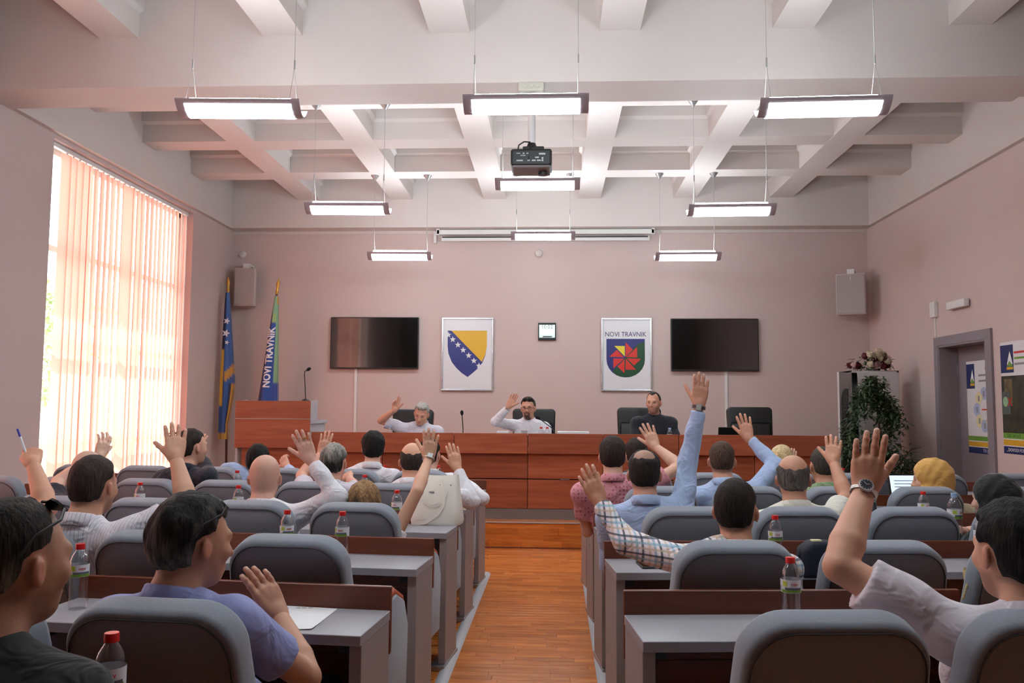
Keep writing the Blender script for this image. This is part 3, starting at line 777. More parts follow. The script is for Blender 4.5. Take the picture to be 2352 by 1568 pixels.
# ------------------------------------------------------------------ desks and seats of the hall
FAN = .09
ROWS = {'Z': 1.49, 'A': 2.585, 'B': 3.63, 'C': 4.66, 'D': 5.70, 'E': 6.76}
ORD = {'Z': 'rearmost row', 'A': 'second row from the camera', 'B': 'third row from the camera', 'C': 'fourth row from the camera', 'D': 'fifth row from the camera', 'E': 'front row before the dais'}
def row_pt(side, row, t, n):
    """t metres out from the aisle end, n metres forward of the desk's near edge"""
    c, s = math.cos(FAN), math.sin(FAN)
    if side == 'L': return (-.588 - t * c + n * s, ROWS[row] + t * s + n * c)
    return (.278 + t * c - n * s, ROWS[row] + t * s + n * c)
def in_frame(x, y, z, mx=160, my=200):
    if y < .5: return False
    u, v, d = proj((x, y, z)); return -mx < u < 2352 + mx and -my < v < 1568 + my
desk_top_m = mat('desk_top_laminate', (156, 153, 159), .4, var=.03, scale=60)
desk_leg_m = mat('desk_leg_laminate', (156, 144, 142), .5, var=.03, scale=50)
W = 1.18
def make_desk():
    o = empty('desk')
    MB().box(-W / 2, W / 2, 0, .325, .717, .75).build('desk_top', desk_top_m, o, bevel=.002, segs=1)
    MB().box(-W / 2, W / 2, .327, .348, .60, .83).build('front_panel_upper', wood_desk, o, bevel=.002, segs=1)
    MB().box(-W / 2 + .01, W / 2 - .01, .329, .346, .20, .597).build('front_panel_lower', wood_desk, o, bevel=.002, segs=1)
    for s in (-1, 1):
        x0, x1 = sorted((s * W / 2 - s * .002, s * (W / 2 - .042)))
        l = MB().box(x0, x1, .02, .322, .03, .717).build('leg_panel', desk_leg_m, o, bevel=.002, segs=1)
        x0, x1 = sorted((s * (W / 2 + .0), s * (W / 2 - .08)))
        MB().box(x0, x1, -.01, .36, 0, .03).build('foot', metal_m, l, bevel=.004)
        x0, x1 = sorted((s * (W / 2 - .045), s * (W / 2 - .085)))
        MB().box(x0, x1, .04, .10, .685, .716).build('bracket', dark_m, l)
    return o
desk0 = None
seat_grey = mat('grey_seat_fabric', (132, 137, 148), .9, var=.05, scale=120, bump=.12, bscale=420, sheen=.25)
pipe_m = mat('seam_piping', (66, 66, 70), .95)
seat_wood = wood('seat_shell_veneer', (160, 72, 44), (196, 100, 66), (4, 4, .6), 3.0, .35)
def make_chair():
    o = empty('auditorium_chair')
    tilt = math.radians(15); h = .56
    M = Matrix.Translation((0, .01, .955)) @ Matrix.Rotation(tilt, 4, 'X') @ Matrix.Translation((0, 0, -h))
    M = Matrix.Translation((0, 0, 1.0 - .56)) if False else M
    pts = round_rect(.50, .455, h, .115, 9)
    MB().prism(pts, 0, .095, 'y', M).build('backrest', seat_grey, o, bevel=.022, segs=3, smooth=True)
    pp = [(x * .93, -.0015, min(z, h) * .965 + .0) for x, z in pts[1:]] + [(pts[0][0] * .93, -.0015, 0)]
    MB().tube([M @ Vector(p) for p in pp], .0022, 6).build('piping', pipe_m, o, smooth=True)
    MB().box(-.235, .235, .17, .60, .40, .475).build('seat', seat_grey, o, bevel=.028, segs=3, smooth=True)
    MB().box(-.225, .225, .18, .57, .375, .40).build('seat_shell', seat_wood, o, bevel=.01)
    MB().box(-.05, .05, .22, .34, .02, .38).build('pedestal', dark_m, o, bevel=.008)
    MB().box(-.12, .12, .16, .42, 0, .02).build('foot_plate', dark_m, o, bevel=.005)
    MB().box(-.03, .03, .11, .22, .36, .62).build('back_support', dark_m, o, bevel=.008)
    return o
chair0 = make_chair(); desk0 = make_desk()
used = {'c': False, 'd': False}
CH = {}
def place(proto, key, x, y, rz, label, cat, group):
    o = proto if not used[key] else copy_tree(proto)
    used[key] = True
    o.location = (x, y, 0); o.rotation_euler = (0, 0, rz)
    tag(o, label, cat, group); return o
NTH = ['first', 'second', 'third', 'fourth', 'fifth', 'sixth']
SEATT = {'L': [.345, .895, 1.46, 2.01, 2.58, 3.13], 'R': [.345, .895, 1.46, 2.01, 2.58, 3.13]}
for side, rz, sname in (('L', -FAN, 'left'), ('R', FAN, 'right')):
    for row in 'ZABCDE':
        for k in range(3):
            x, y = row_pt(side, row, W / 2 + k * (W + .02), 0)
            if not in_frame(x, y + .3, .8): continue
            if row == 'Z' and side == 'R': continue
            if x < XL + .7 or x > XR - .7: continue
            place(desk0, 'd', x, y, rz, 'grey two-seat desk, %s from the aisle, %s, %s block' % (NTH[k], ORD[row], sname), 'desk', 'desks of the hall')
        for k in range(6):
            if row == 'Z' and (side == 'R' or k > 0): continue
            x, y = row_pt(side, row, SEATT[side][k], -.63)
            if row != 'Z' and not in_frame(x, y, .95): continue
            if x < XL + .4 or x > XR - .4: continue
            c = place(chair0, 'c', x, y, rz, 'grey chair, %s seat from the aisle, %s, %s block' % (NTH[k], ORD[row], sname), 'chair', 'grey chairs of the hall')
            CH[(side, row, k)] = c
for row in 'BCDE':                                # wood-rimmed arm panels at the aisle end of the left block
    c = CH[('L', row, 0)]
    prof = [(.06, .26), (.50, .26), (.52, .55), (.46, .66), (.34, .71), (.20, .70), (.11, .62), (.07, .48)]
    MB().prism(prof, .285, .345, 'x').build('arm_panel', seat_grey, c, bevel=.01, smooth=True)
    rim = [(y, z) for y, z in prof[1:]]
    MB().tube([(.315, y, z + .004) for y, z in [(.52, .45), (.52, .55), (.46, .66), (.34, .712), (.20, .702), (.11, .62), (.07, .48), (.06, .3)]], .024, 8).build('wooden_rim', seat_wood, c, smooth=True)

# ------------------------------------------------------------------ bottles
clear = bpy.data.materials.new('clear_plastic'); clear.use_nodes = True
_n = clear.node_tree.nodes; _n.remove(_n['Principled BSDF'])
_t = _n.new('ShaderNodeBsdfTransparent'); _t.inputs[0].default_value = (.93, .94, .95, 1)
_g = _n.new('ShaderNodeBsdfGlossy'); _g.inputs['Roughness'].default_value = .06
_fr = _n.new('ShaderNodeLayerWeight'); _fr.inputs[0].default_value = .35
_mr = _n.new('ShaderNodeMapRange'); _mr.inputs[3].default_value = .05; _mr.inputs[4].default_value = .55
_mx = _n.new('ShaderNodeMixShader')
_l = clear.node_tree.links
_l.new(_fr.outputs['Facing'], _mr.inputs[0]); _l.new(_mr.outputs[0], _mx.inputs[0])
_l.new(_t.outputs[0], _mx.inputs[1]); _l.new(_g.outputs[0], _mx.inputs[2]); _l.new(_mx.outputs[0], _n['Material Output'].inputs[0])
red_cap = mat('red_cap_plastic', (206, 24, 26), .35); blue_cap = mat('pale_blue_cap', (150, 178, 212), .4)
lab_m = mat('bottle_label', (222, 222, 226), .45); lab_g = mat('label_green', (112, 150, 48), .5); lab_y = mat('label_lime', (186, 196, 70), .5); lab_d = mat('label_mountain', (96, 92, 110), .5)
def arc_patch(b, r, z0, z1, a0, a1, n=8):
    vs = []; fs = []
    for k in range(n + 1):
        a = a0 + (a1 - a0) * k / n
        for z in (z0, z1): vs.append((r * math.sin(a), -r * math.cos(a), z))
    for k in range(n): fs.append((2 * k, 2 * k + 2, 2 * k + 3, 2 * k + 1))
    return b.add(vs, fs)
def make_bottle(cap, lettering='nev', h=.222, r=.0315, label=True):
    o = empty('water_bottle')
    k = h / .222
    body = [(.0001, .006), (r * .6, .003), (r * .9, 0), (r, .008), (r, .03), (r * .95, .045), (r * .985, .06), (r * .95, .08), (r * .985, .1), (r, .112), (r, .155), (r * .96, .160), (r * .99, .168), (r * .8, .184), (r * .5, .198), (.0125, .204), (.0125, .211)]
    MB().lathe([(a, z * k) for a, z in body], 20).build('bottle_body', clear, o, smooth=True)
    MB().lathe([(.0155, .2035 * k), (.0155, .220 * k), (.0145, .222 * k), (.0001, .222 * k)], 20).build('cap', cap, o, smooth=True)
    if label:
        l = arc_patch(MB(), r + .0006, .112 * k, .153 * k, -math.pi, math.pi, 24).build('label', lab_m, o, smooth=True)
        arc_patch(MB(), r + .0011, .113 * k, .122 * k, -1.0, 1.3, 10).build('green_meadow', lab_g, l, smooth=True)
        arc_patch(MB(), r + .0010, .121 * k, .129 * k, -.6, 1.2, 10).build('mountains', lab_d, l, smooth=True)
        arc_patch(MB(), r + .0012, .133 * k, .149 * k, -.85, -.35, 6).build('lime_badge', lab_y, l, smooth=True)
        arc_patch(MB(), r + .0012, .115 * k, .133 * k, -1.35, -1.1, 3).build('barcode', pgrey, l, smooth=True)
        # lettering bent round the label
        Mt = Matrix(((1, 0, 0, 0), (0, 0, -1, 0), (0, 1, 0, .140 * k), (0, 0, 0, 1)))
        text('lettering', lettering, .017, pred, Mt @ Matrix.Rotation(.35, 4, 'Y'), l, .0003, 'CENTER', 0, r + .0012)
    return o
bott = make_bottle(red_cap)
bcount = [0]
def bottle(px, py_cap, zdesk, label, proto=None, h=.222, rz=None, group='red-capped water bottles'):
    p = atZ(px, py_cap, zdesk + h)
    src = proto or bott
    if src.get('placed'): o = copy_tree(src)
    else: o = src; src['placed'] = True
    if 'placed' in o.keys() and o is not src: del o['placed']
    o.location = (p[0], p[1], zdesk); o.rotation_euler = (0, 0, RNG.uniform(-.6, .6) if rz is None else rz)
    tag(o, label, 'bottle', group); return o
for px, py, lab in ((257, 1452, 'red-capped water bottle beside the man in the dark shirt at bottom left'),
                    (185, 1248, 'red-capped water bottle in front of the grey haired man, near the dark shirted man'),
                    (660, 1171, 'left of the two red-capped bottles before the empty chair on the left block'),
                    (787, 1174, 'right of the two red-capped bottles before the empty chair on the left block'),
                    (322, 1107, 'red-capped bottle in front of the white striped shirt'),
                    (548, 1114, 'red-capped bottle left of the bald man in white'),
                    (912, 1125, 'red-capped bottle beside the white handbag'),
                    (838, 1090, 'red-capped bottle in front of the black haired man in white'),
                    (545, 1080, 'red-capped bottle beside the man in light blue in the left block'),
                    (885, 1068, 'red-capped bottle right of the black haired man in white'),
                    (1007, 1068, 'red-capped bottle behind the woman\'s raised arm'),
                    (1815, 1279, 'nearest red-capped bottle of the right block'),
                    (1780, 1183, 'red-capped bottle right of the plaid shirt man'),
                    (2252, 1182, 'red-capped bottle beside the head of the man in the white polo'),
                    (2120, 1128, 'red-capped bottle before the woman in the yellow headscarf'),
                    (1935, 1075, 'red-capped bottle behind the raised forearm of the man in green')):
    bottle(px, py, .75, lab)
big = make_bottle(blue_cap, 'ana', .265, .036)
bottle(2191, 1132, .75, 'taller water bottle with a pale blue cap right of the yellow headscarf', big, .265, .2, 'blue-capped bottles')
for px, py, lab in ((1243, 981, 'left of the two red-capped bottles before the bearded man'), (1257, 981, 'right of the two red-capped bottles before the bearded man')):
    o = bottle(px, py, 1.01, lab); o.location = (atY(px, 985, 9.15)[0], 9.15, 1.01)
sm = make_bottle(blue_cap, 'ana', .222, .030)
for px, lab in ((895, 'small clear bottle with blue cap before the grey haired man at the dais'), (1538, 'small clear bottle before the man in the navy polo shirt')):
    o = bottle(px, 985, 1.01, lab, sm, group='blue-capped bottles'); o.location = (atY(px, 985, 9.15)[0], 9.15, 1.01)
gl = tag(empty('drinking_glass', (atY(1204, 990, 9.2)[0], 9.2, 1.01)), 'clear glass in front of the bearded man', 'glass')
MB().lathe([(.0001, .004), (.028, 0), (.034, .18), (.032, .18), (.026, .008), (.0001, .01)], 16).build('tumbler', clear, gl, smooth=True)

# ------------------------------------------------------------------ small things on the desks
def desk_plane(px, py, z=.75): return atZ(px, py, z)
c = [desk_plane(px, py) for px, py in ((650, 1391), (775, 1398), (715, 1447), (612, 1443))]
pp = MB()
vs = []
for i in range(7):
    for j in range(5):
        u, v = i / 6, j / 4
        p = (1 - u) * (1 - v) * c[0] + u * (1 - v) * c[1] + u * v * c[2] + (1 - u) * v * c[3]
        vs.append((p[0], p[1], .7515 + .010 * (max(0, u + v - 1.4)) ** 2 + .004 * max(0, .3 - u - (1 - v) * .2)))
fs = [(i * 5 + j, i * 5 + j + 1, i * 5 + j + 6, i * 5 + j + 5) for i in range(6) for j in range(4)]
k = len(vs); vs += [(x, y, z - .0008) for x, y, z in vs]
fs += [tuple(a + k for a in f)[::-1] for f in fs[:24]]
sheet = tag(empty('paper_sheet', (0, 0, 0)), 'white printed paper lying on the desk before the grey haired man', 'paper')
MB().add(vs, fs).build('sheet', pmat, sheet, smooth=True)
for q in range(3):
    a = desk_plane(680 + 14 * q, 1397); b_ = desk_plane(690 + 14 * q, 1397)
    MB().box(a[0], b_[0], a[1] - .003, a[1] + .003, .7522, .7527).build('printed_line', pgrey, sheet)
a, b_ = desk_plane(660, 1402), desk_plane(640, 1424)
pen = tag(MB().tube([(a[0], a[1], .759), (b_[0], b_[1], .759)], .0045, 8).build('pen', mat('pen_barrel', (190, 196, 214), .3), None, smooth=True), 'ballpoint pen lying on the white paper', 'pen')
a, b_ = desk_plane(1468, 1292), desk_plane(1505, 1306)
ph = tag(empty('phone', ((a[0] + b_[0]) / 2, (a[1] + b_[1]) / 2, .75), .1), 'black phone lying on the desk by the plaid sleeve', 'phone')
MB().box(-.037, .037, -.075, .075, 0, .009).build('body', dark_m, ph, bevel=.004)
MB().box(-.034, .034, -.07, .07, .0088, .0096).build('screen', tv_m, ph)
a = desk_plane(1075, 1166)
o = tag(empty('phone', (a[0] - .04, a[1], .75), .2), 'pale phone lying on the desk behind the white handbag', 'phone')
MB().box(-.037, .037, -.075, .075, 0, .009).build('body', mat('pale_phone', (216, 200, 170), .4), o, bevel=.004)
# white handbag
hb_m = mat('white_leather', (240, 236, 226), .42, bump=.06, bscale=300)
bb = atZ(1000, 1206, .75)
bag = tag(empty('handbag', (bb[0], bb[1] + .09, .75), -.12), 'white leather handbag standing on the desk by the aisle', 'handbag')
bw0, bw1, bh = .150, .115, .285
n = 9; vs = []; fs = []
prof = [(0, 1.0, .098), (.02, 1.03, .106), (.10, .98, .090), (.20, .90, .060), (.26, .86, .038), (.285, .84, .026)]
ring = 24
for z, sx_, dy in prof:
    for q in range(ring):
        t = 2 * math.pi * q / ring
        cx_ = math.copysign(abs(math.cos(t)) ** .35, math.cos(t)); sy_ = math.copysign(abs(math.sin(t)) ** .55, math.sin(t))
        vs.append((bw0 * sx_ * cx_, dy * sy_, z + (.012 * abs(cx_) ** 4 if z > .25 else 0)))
for i in range(len(prof) - 1):
    for q in range(ring): fs.append((i * ring + q, i * ring + (q + 1) % ring, (i + 1) * ring + (q + 1) % ring, (i + 1) * ring + q))
fs.append(tuple(range(ring))[::-1])
k = len(vs)
for q in range(ring): vs.append((vs[(len(prof) - 1) * ring + q][0] * .9, vs[(len(prof) - 1) * ring + q][1] * .8, .20))
for q in range(ring): fs.append(((len(prof) - 1) * ring + q, (len(prof) - 1) * ring + (q + 1) % ring, k + (q + 1) % ring, k + q))
fs.append(tuple(range(k, k + ring)))
MB().add(vs, fs).build('bag_body', hb_m, bag, smooth=True)
def strap(pts, w, m, parent, name):
    pts = [Vector(p) for p in pts]; b = MB(); vs = []; fs = []
    for i, p in enumerate(pts):
        t = (pts[min(i + 1, len(pts) - 1)] - pts[max(i - 1, 0)]).normalized()
        s = t.cross(Vector((0, 1, 0))).normalized() * w / 2
        for d in (-.002, .002): vs += [p + s + Vector((0, d, 0)), p - s + Vector((0, d, 0))]
    for i in range(len(pts) - 1):
        a = i * 4
        fs += [(a, a + 1, a + 5, a + 4), (a + 2, a + 6, a + 7, a + 3), (a, a + 4, a + 6, a + 2), (a + 1, a + 3, a + 7, a + 5)]
    return b.add(vs, fs).build(name, m, parent, smooth=True)
strap([(-.06 + .0 * math.cos(t), -.078 - .008 * math.sin(t), 0) if False else (-.005 + .075 * math.cos(t), -.072 - .030 * math.sin(t), .21 - .095 * math.sin(t)) for t in [math.pi * q / 14 for q in range(15)]], .018, hb_m, bag, 'handle')
strap([(.03, -.052, .27), (.055, -.078, .2), (.06, -.10, .12), (.03, -.112, .07), (-.04, -.122, .02), (-.13, -.115, .004)], .020, hb_m, bag, 'shoulder_strap')
MB().box(-.035, -.005, -.072, -.066, .188, .196).build('clasp', metal_m, bag)
for x in (-.115, .095, .03): MB().lathe([(.005, 0), (.004, .003), (.0001, .004)], 10, M=Matrix.Translation((x, -.058, .235)) @ Matrix.Rotation(math.pi / 2, 4, 'X')).build('rivet', metal_m, bag)
# dark bag on the right block
bb = atZ(1872, 1325, .76)
db = tag(empty('shoulder_bag', (bb[0] + .02, bb[1] + .06, .75), .1), 'dark navy bag on the desk behind the second empty chair', 'bag')
MB().prism([(-.075, 0), (.14, 0), (.14, .13), (.10, .15), (-.02, .15), (-.065, .12)], -.05, .05, 'y').build('bag_body', mat('navy_canvas', (26, 30, 46), .8), db, bevel=.02, segs=3, smooth=True)
MB().box(-.02, .02, -.03, .0, .149, .156).build('tag', pcream, db)
MB().tube([(-.06, 0, .11), (-.095, -.02, .06), (-.08, -.03, .01)], .008, 8).build('strap', mat('navy_canvas', (26, 30, 46)), db, smooth=True)
# straw bag by the man in the white polo
bb = atZ(2246, 1372, .76)
sb = tag(empty('straw_bag', (bb[0] + .06, bb[1] + .05, .75), 0), 'woven straw bag edge beside the face of the man in the white polo', 'bag')
stm = mat('woven_straw', (196, 172, 124), .8, bump=.5, bscale=160)
MB().lathe([(.06, 0), (.075, .03), (.08, .09), (.078, .10), (.072, .09), (.055, .01)], 20).build('basket', stm, sb, smooth=True)
MB().tube([(-.07, -.03, .08), (-.10, -.05, .05), (-.12, -.06, .004)], .004, 8).build('cord', stm, sb, smooth=True)
# laptop before the woman in the headscarf
lpt = atZ(2048, 1150, .76)
scr = emis('laptop_screen', (214, 230, 246), .75)
lap = laptop((lpt[0], ROWS['D'] + .16 + .2, .75), .34, FAN, 'laptop with a bright document on screen before the woman in the yellow headscarf', scr, 14)
for q in range(7):
    M = Matrix.Translation((0, 0, .014)) @ Matrix.Rotation(math.radians(-14), 4, 'X')
    MB().box(-.13, .05 + .08 * ((q * 37) % 5) / 5, -.0046, -.004, .05 + .022 * q, .056 + .022 * q, M).build('text_line', pblue, lap)

# ------------------------------------------------------------------ flags
def attr_mat(name, rough=.7, sheen=0, bump=0, bscale=40):
    m = bpy.data.materials.new(name); m.use_nodes = True
    N = m.node_tree.nodes; L = m.node_tree.links
    a = N.new('ShaderNodeAttribute'); a.attribute_name = 'col'
    b = N['Principled BSDF']; L.new(a.outputs['Color'], b.inputs['Base Color']); b.inputs['Roughness'].default_value = rough
    if sheen: b.inputs['Sheen Weight'].default_value = sheen
    if bump:
        tc = N.new('ShaderNodeTexCoord'); n2 = N.new('ShaderNodeTexNoise'); n2.inputs['Scale'].default_value = bscale; n2.inputs['Detail'].default_value = 3
        L.new(tc.outputs['Object'], n2.inputs[0]); bp = N.new('ShaderNodeBump'); bp.inputs['Strength'].default_value = bump; bp.inputs['Distance'].default_value = .01
        L.new(n2.outputs[0], bp.inputs['Height']); L.new(bp.outputs[0], b.inputs['Normal'])
    return m
flag_m = attr_mat('flag_cloth', .55, .2)
def set_col(me, cols):
    at = me.attributes.new('col', 'FLOAT_COLOR', 'POINT')
    at.data.foreach_set('color', np.asarray(cols, np.float32).ravel())
pole_m = wood('flag_pole_wood', (70, 34, 26), (98, 50, 38), (6, 6, .6), 3)
gold_m = mat('gilded_finial', (196, 146, 62), .4, .5)
def make_flag(label, pole_top, pole_foot, axis_top, axis_bot, Y, wfun, colfun, lean_y=0.0, letters=None):
    pt, pf_ = atY(*pole_top, Y), atY(*pole_foot, Y)
    pf_[2] = max(PZ, 0)
    o = tag(empty('flag', (pf_[0], Y, PZ)), label, 'flag')
    O = np.array([pf_[0], Y, PZ])
    MB().tube([tuple(pf_ - O), tuple(pt - O)], .016, 10).build('pole', pole_m, o, smooth=True)
    d = (pt - pf_) / np.linalg.norm(pt - pf_)
    MB().tube([tuple(pt - O - d * .02), tuple(pt - O + d * .02), tuple(pt - O + d * .06), tuple(pt - O + d * .12), tuple(pt - O + d * .2)], [.018, .022, .018, .028, .004], 10).build('finial', gold_m, o, smooth=True)
    A0, A1 = atY(*axis_top, Y - .05), atY(*axis_bot, Y - .05)
    nt, nu = 60, 22
    vs = []; cs = []
    def surf(u, t, off=0.0):
        l, r_, bot = wfun(t)
        p = A0 + (A1 - A0) * t
        x = p[0] + (l if u < 0 else r_) * abs(u) * (-1 if u < 0 else 1)
        dep = .02 + .07 * t
        yy = Y - .05 - dep * (1 - u * u) - .018 * t * math.sin(7 * u + 1.0) - off
        return np.array([x, yy, p[2]]) - O
    for i in range(nt + 1):
        for j in range(nu + 1):
            u, t = -1 + 2 * j / nu, i / nt
            vs.append(surf(u, t)); cs.append(lin(colfun(u, t)))
    fs = [(i * (nu + 1) + j, i * (nu + 1) + j + 1, (i + 1) * (nu + 1) + j + 1, (i + 1) * (nu + 1) + j) for i in range(nt) for j in range(nu)]
    k = len(vs)
    vs += [v + np.array([0, .03 + .05 * (i // (nu + 1)) / nt, 0]) for i, v in enumerate(vs[:k])]
    cs += cs
    fs += [tuple(a + k for a in f)[::-1] for f in fs[:]]
    for i in range(nt):
        for j in (0, nu):
            a, b_ = i * (nu + 1) + j, (i + 1) * (nu + 1) + j
            fs.append((a, b_, b_ + k, a + k))
    me = bpy.data.meshes.new('cloth'); me.from_pydata([tuple(v) for v in vs], [], fs)
    me.polygons.foreach_set('use_smooth', [True] * len(me.polygons))
    set_col(me, cs); me.materials.append(flag_m)
    link(bpy.data.objects.new('cloth', me), o)
    if letters:
        for body, size, u0, t0, du, dt in letters:
            to = text('lettering', body, size, mat('flag_white', (226, 226, 232), .6), Matrix.Identity(4), o, .001, 'LEFT', .004)
            bmt = bmesh.new(); bmt.from_mesh(to.data); bmesh.ops.triangulate(bmt, faces=bmt.faces); bmesh.ops.subdivide_edges(bmt, edges=bmt.edges, cuts=3, use_grid_fill=True); bmt.to_mesh(to.data); bmt.free()
            for v in to.data.vertices:
                # text x runs up the flag, text y runs to the left
                tt = t0 - v.co.x * dt; off = u0 + du * tt - v.co.y
                l_, r2_, _ = wfun(tt)
                v.co = Vector(surf(max(-1, min(1, off / (r2_ if off > 0 else l_))), tt, .014 + v.co.z))
    return o
BLU, YEL, GLD, DKB, GRN = (44, 86, 152), (222, 178, 60), (190, 140, 44), (24, 36, 78), (120, 170, 130)
def w1(t): return (.035 + .05 * min(t * 1.6, 1) - .02 * max(0, t - .8), .02 + .16 * t * (1 if t < .62 else max(.12, 1 - (t - .62) * 3.2)), 0)
def c1(u, t):
    if u < -.86 or t > .965: return GLD
    if u < -.1:
        if t < .40: return DKB
        if t < .78: return YEL
        return BLU
    if .55 < t + .06 * u < .62 and u > 0: return GLD
    if u > .5 and t > .62: return GLD if u > .8 else DKB
    return BLU
make_flag('blue and yellow flag with gold fringe hanging in the left corner', (524, 668), (521, 1062), (523, 672), (515, 1008), 11.25, w1, c1)
f1 = bpy.data.objects['flag']
for k, (px, py, s) in enumerate(((521, 737, .05), (519, 765, .06), (521, 786, .035))):
    p = atY(px, py, 11.25 - .17) - np.array(f1.location)
    MB().prism(star_pts(0, 0, s), 0, .002, 'y', Matrix.Translation(tuple(p)) @ Matrix.Rotation(.3, 4, 'Y')).build('star', mat('flag_white', (226, 226, 232)), f1)
def w2(t): return (.02 + .08 * t, .03 + .21 * t, 0)
def c2(u, t):
    if u < -.55: return DKB if u > -.8 else GLD
    if u > .72 and t < .62: return GRN if t > .06 else GLD
    if t < .12: return GRN
    if t < .2 and u > -.2: return (150, 178, 110)
    return (30, 70, 150) if u > -.2 else (26, 48, 110)
make_flag('dark blue flag lettered NOVI TRAVNIK leaning behind the lectern', (636, 672), (575, 1020), (634, 680), (596, 1000), 11.15, w2, c2, 0, [('NOVI TRAVNIK', .125, .0, .66, .055, .50)])

# ------------------------------------------------------------------ cabinet, bouquet and ficus on the right
cabm = mat('cabinet_enamel', (206, 200, 198), .5)
a, b_ = atY(1951, 851, 10.2), atY(2064, 848, 10.2)
cw = b_[0] - a[0]; chh = a[2]
cab = tag(empty('cabinet', (a[0] + cw / 2, 10.2, 0)), 'tall grey metal cabinet with one door open in the right corner', 'cabinet')
body = MB(); t = .025
body.box(-cw / 2, -cw / 2 + t, 0, .42, 0, chh); body.box(cw / 2 - t, cw / 2, 0, .42, 0, chh); body.box(-cw / 2, cw / 2, 0, .42, chh - t, chh); body.box(-cw / 2, cw / 2, .40, .42, 0, chh); body.box(-cw / 2, cw / 2, 0, .42, 0, .06)
body.build('body', cabm, cab, bevel=.003)
MB().box(-cw / 2 + .09, cw / 2 - .01, -.022, 0, .06, chh - .02).build('door', cabm, cab, bevel=.004)
MB().box(-cw / 2 + .16, cw / 2 - .12, -.026, -.020, .15, chh - .09).build('door_inset', mat('cabinet_inset', (196, 190, 188), .5), cab, bevel=.003)
for z in (.45, .85, 1.25, 1.6): MB().box(-cw / 2 + t, cw / 2 - t, .02, .40, z, z + .02).build('shelf', cabm, cab)
M = Matrix.Translation((-cw / 2, -.005, 0)) @ Matrix.Rotation(math.radians(-128), 4, 'Z')
dl = MB().box(0, .40, -.012, .012, .05, chh - .03, M).build('door', cabm, cab, bevel=.003)
poly = [(.10, .3), (.34, .3), (.34, chh - .35), (.30, chh - .27), (.22, chh - .22), (.10, chh - .22)]
MB().prism(poly, .0125, .016, 'y', M).build('glazing', mat('smoked_glass', (72, 72, 76), .15), dl)
MB().prism(poly, -.016, -.0125, 'y', M).build('glazing', mat('smoked_glass', (72, 72, 76)), dl)
# bouquet on the cabinet
bq = tag(empty('flower_bouquet', (a[0] + cw * .55, 10.36, chh)), 'bouquet of cream and dark red roses lying on the grey cabinet', 'flowers')
def rose(R):
    b = MB()
    for k in range(7):
        r = R * (1 - k * .12); zt = R * (.2 + .13 * k)
        n = 5 if k < 5 else 3
        for q in range(n):
            t0 = 2 * math.pi * (q / n) + k * .7; wdt = 2 * math.pi / n * .62
            vs = []
            for i in range(4):
                f_ = i / 3; rr = r * (.35 + .75 * math.sin(f_ * 1.5)); zz = -R * .5 + (zt + R * .7) * f_
                for jj in range(4):
                    tt = t0 + wdt * (jj / 3 - .5) * 2 * (1 - .15 * f_)
                    vs.append((rr * math.cos(tt), rr * math.sin(tt), zz - .1 * R * abs(jj - 1.5)))
            b.add(vs, [(i * 4 + jj, i * 4 + jj + 1, i * 4 + jj + 5, i * 4 + jj + 4) for i in range(3) for jj in range(3)])
    return b
rm_ = {'cream': rose(.05).mesh('rose', mat('petal_cream', (232, 214, 186), .6), smooth=True), 'red': rose(.045).mesh('rose', mat('petal_dark_red', (92, 20, 30), .6), smooth=True), 'pink': rose(.042).mesh('rose', mat('petal_pink', (226, 186, 186), .6), smooth=True)}
rg = random.Random(4)
for k in range(30):
    t = rg.uniform(0, 6.28); r = rg.random() ** .5
    o = link(bpy.data.objects.new('rose', rm_[('cream', 'red', 'cream', 'pink', 'red')[k % 5]]), bq)
    x = .04 + .17 * r * math.cos(t); z = .12 + .115 * r * math.sin(t)
    if k > 24: x, z = -.17 - .03 * (k - 25), .06
    o.location = (x, -.06 + .05 * rg.uniform(-1, 1) - .05 * (1 - r), max(.05, z)); o.rotation_euler = (rg.uniform(.4, 1.3), rg.uniform(-.5, .5), rg.uniform(0, 6))
foliage('bouquet_leaves', 130, 1, .08, mat('bouquet_leaf', (60, 84, 50), .5), bq, lambda r: (r.uniform(-.27, .24), r.uniform(-.12, .04), r.uniform(.005, .16) + .0), 5)
MB().tube([(.02, .0, .0), (.02, 0, .06)], [.09, .06], 14).build('wrapping', mat('bouquet_wrap', (200, 190, 180), .5), bq)
# ficus
fc = atY(2030, 1080, 9.62)
fic = tag(empty('potted_ficus', (fc[0], 9.62, 0)), 'tall leafy green ficus in front of the grey cabinet', 'plant')
MB().lathe([(.10, 0), (.14, .02), (.17, .30), (.18, .32), (.16, .32), (.15, .28), (.0001, .28)], 24).build('pot', mat('clay_pot', (120, 78, 60), .8), fic, smooth=True)
MB().tube([(0, 0, .27), (.02, .01, .7), (-.02, .02, 1.1), (-.04, .03, 1.5), (-.08, .02, 1.78)], [.02, .018, .014, .009, .004], 8).build('stem', mat('ficus_bark', (84, 72, 58), .9), fic, smooth=True)
MB().tube([(.01, .01, .5), (.15, 0, .8), (.32, .02, 1.0), (.42, 0, 1.02)], [.012, .01, .007, .003], 8).build('branch', mat('ficus_bark', (84, 72, 58)), fic, smooth=True)
MB().tube([(0, .01, .6), (-.15, -.05, .9), (-.3, 0, 1.0)], [.011, .008, .003], 8).build('branch', mat('ficus_bark', (84, 72, 58)), fic, smooth=True)
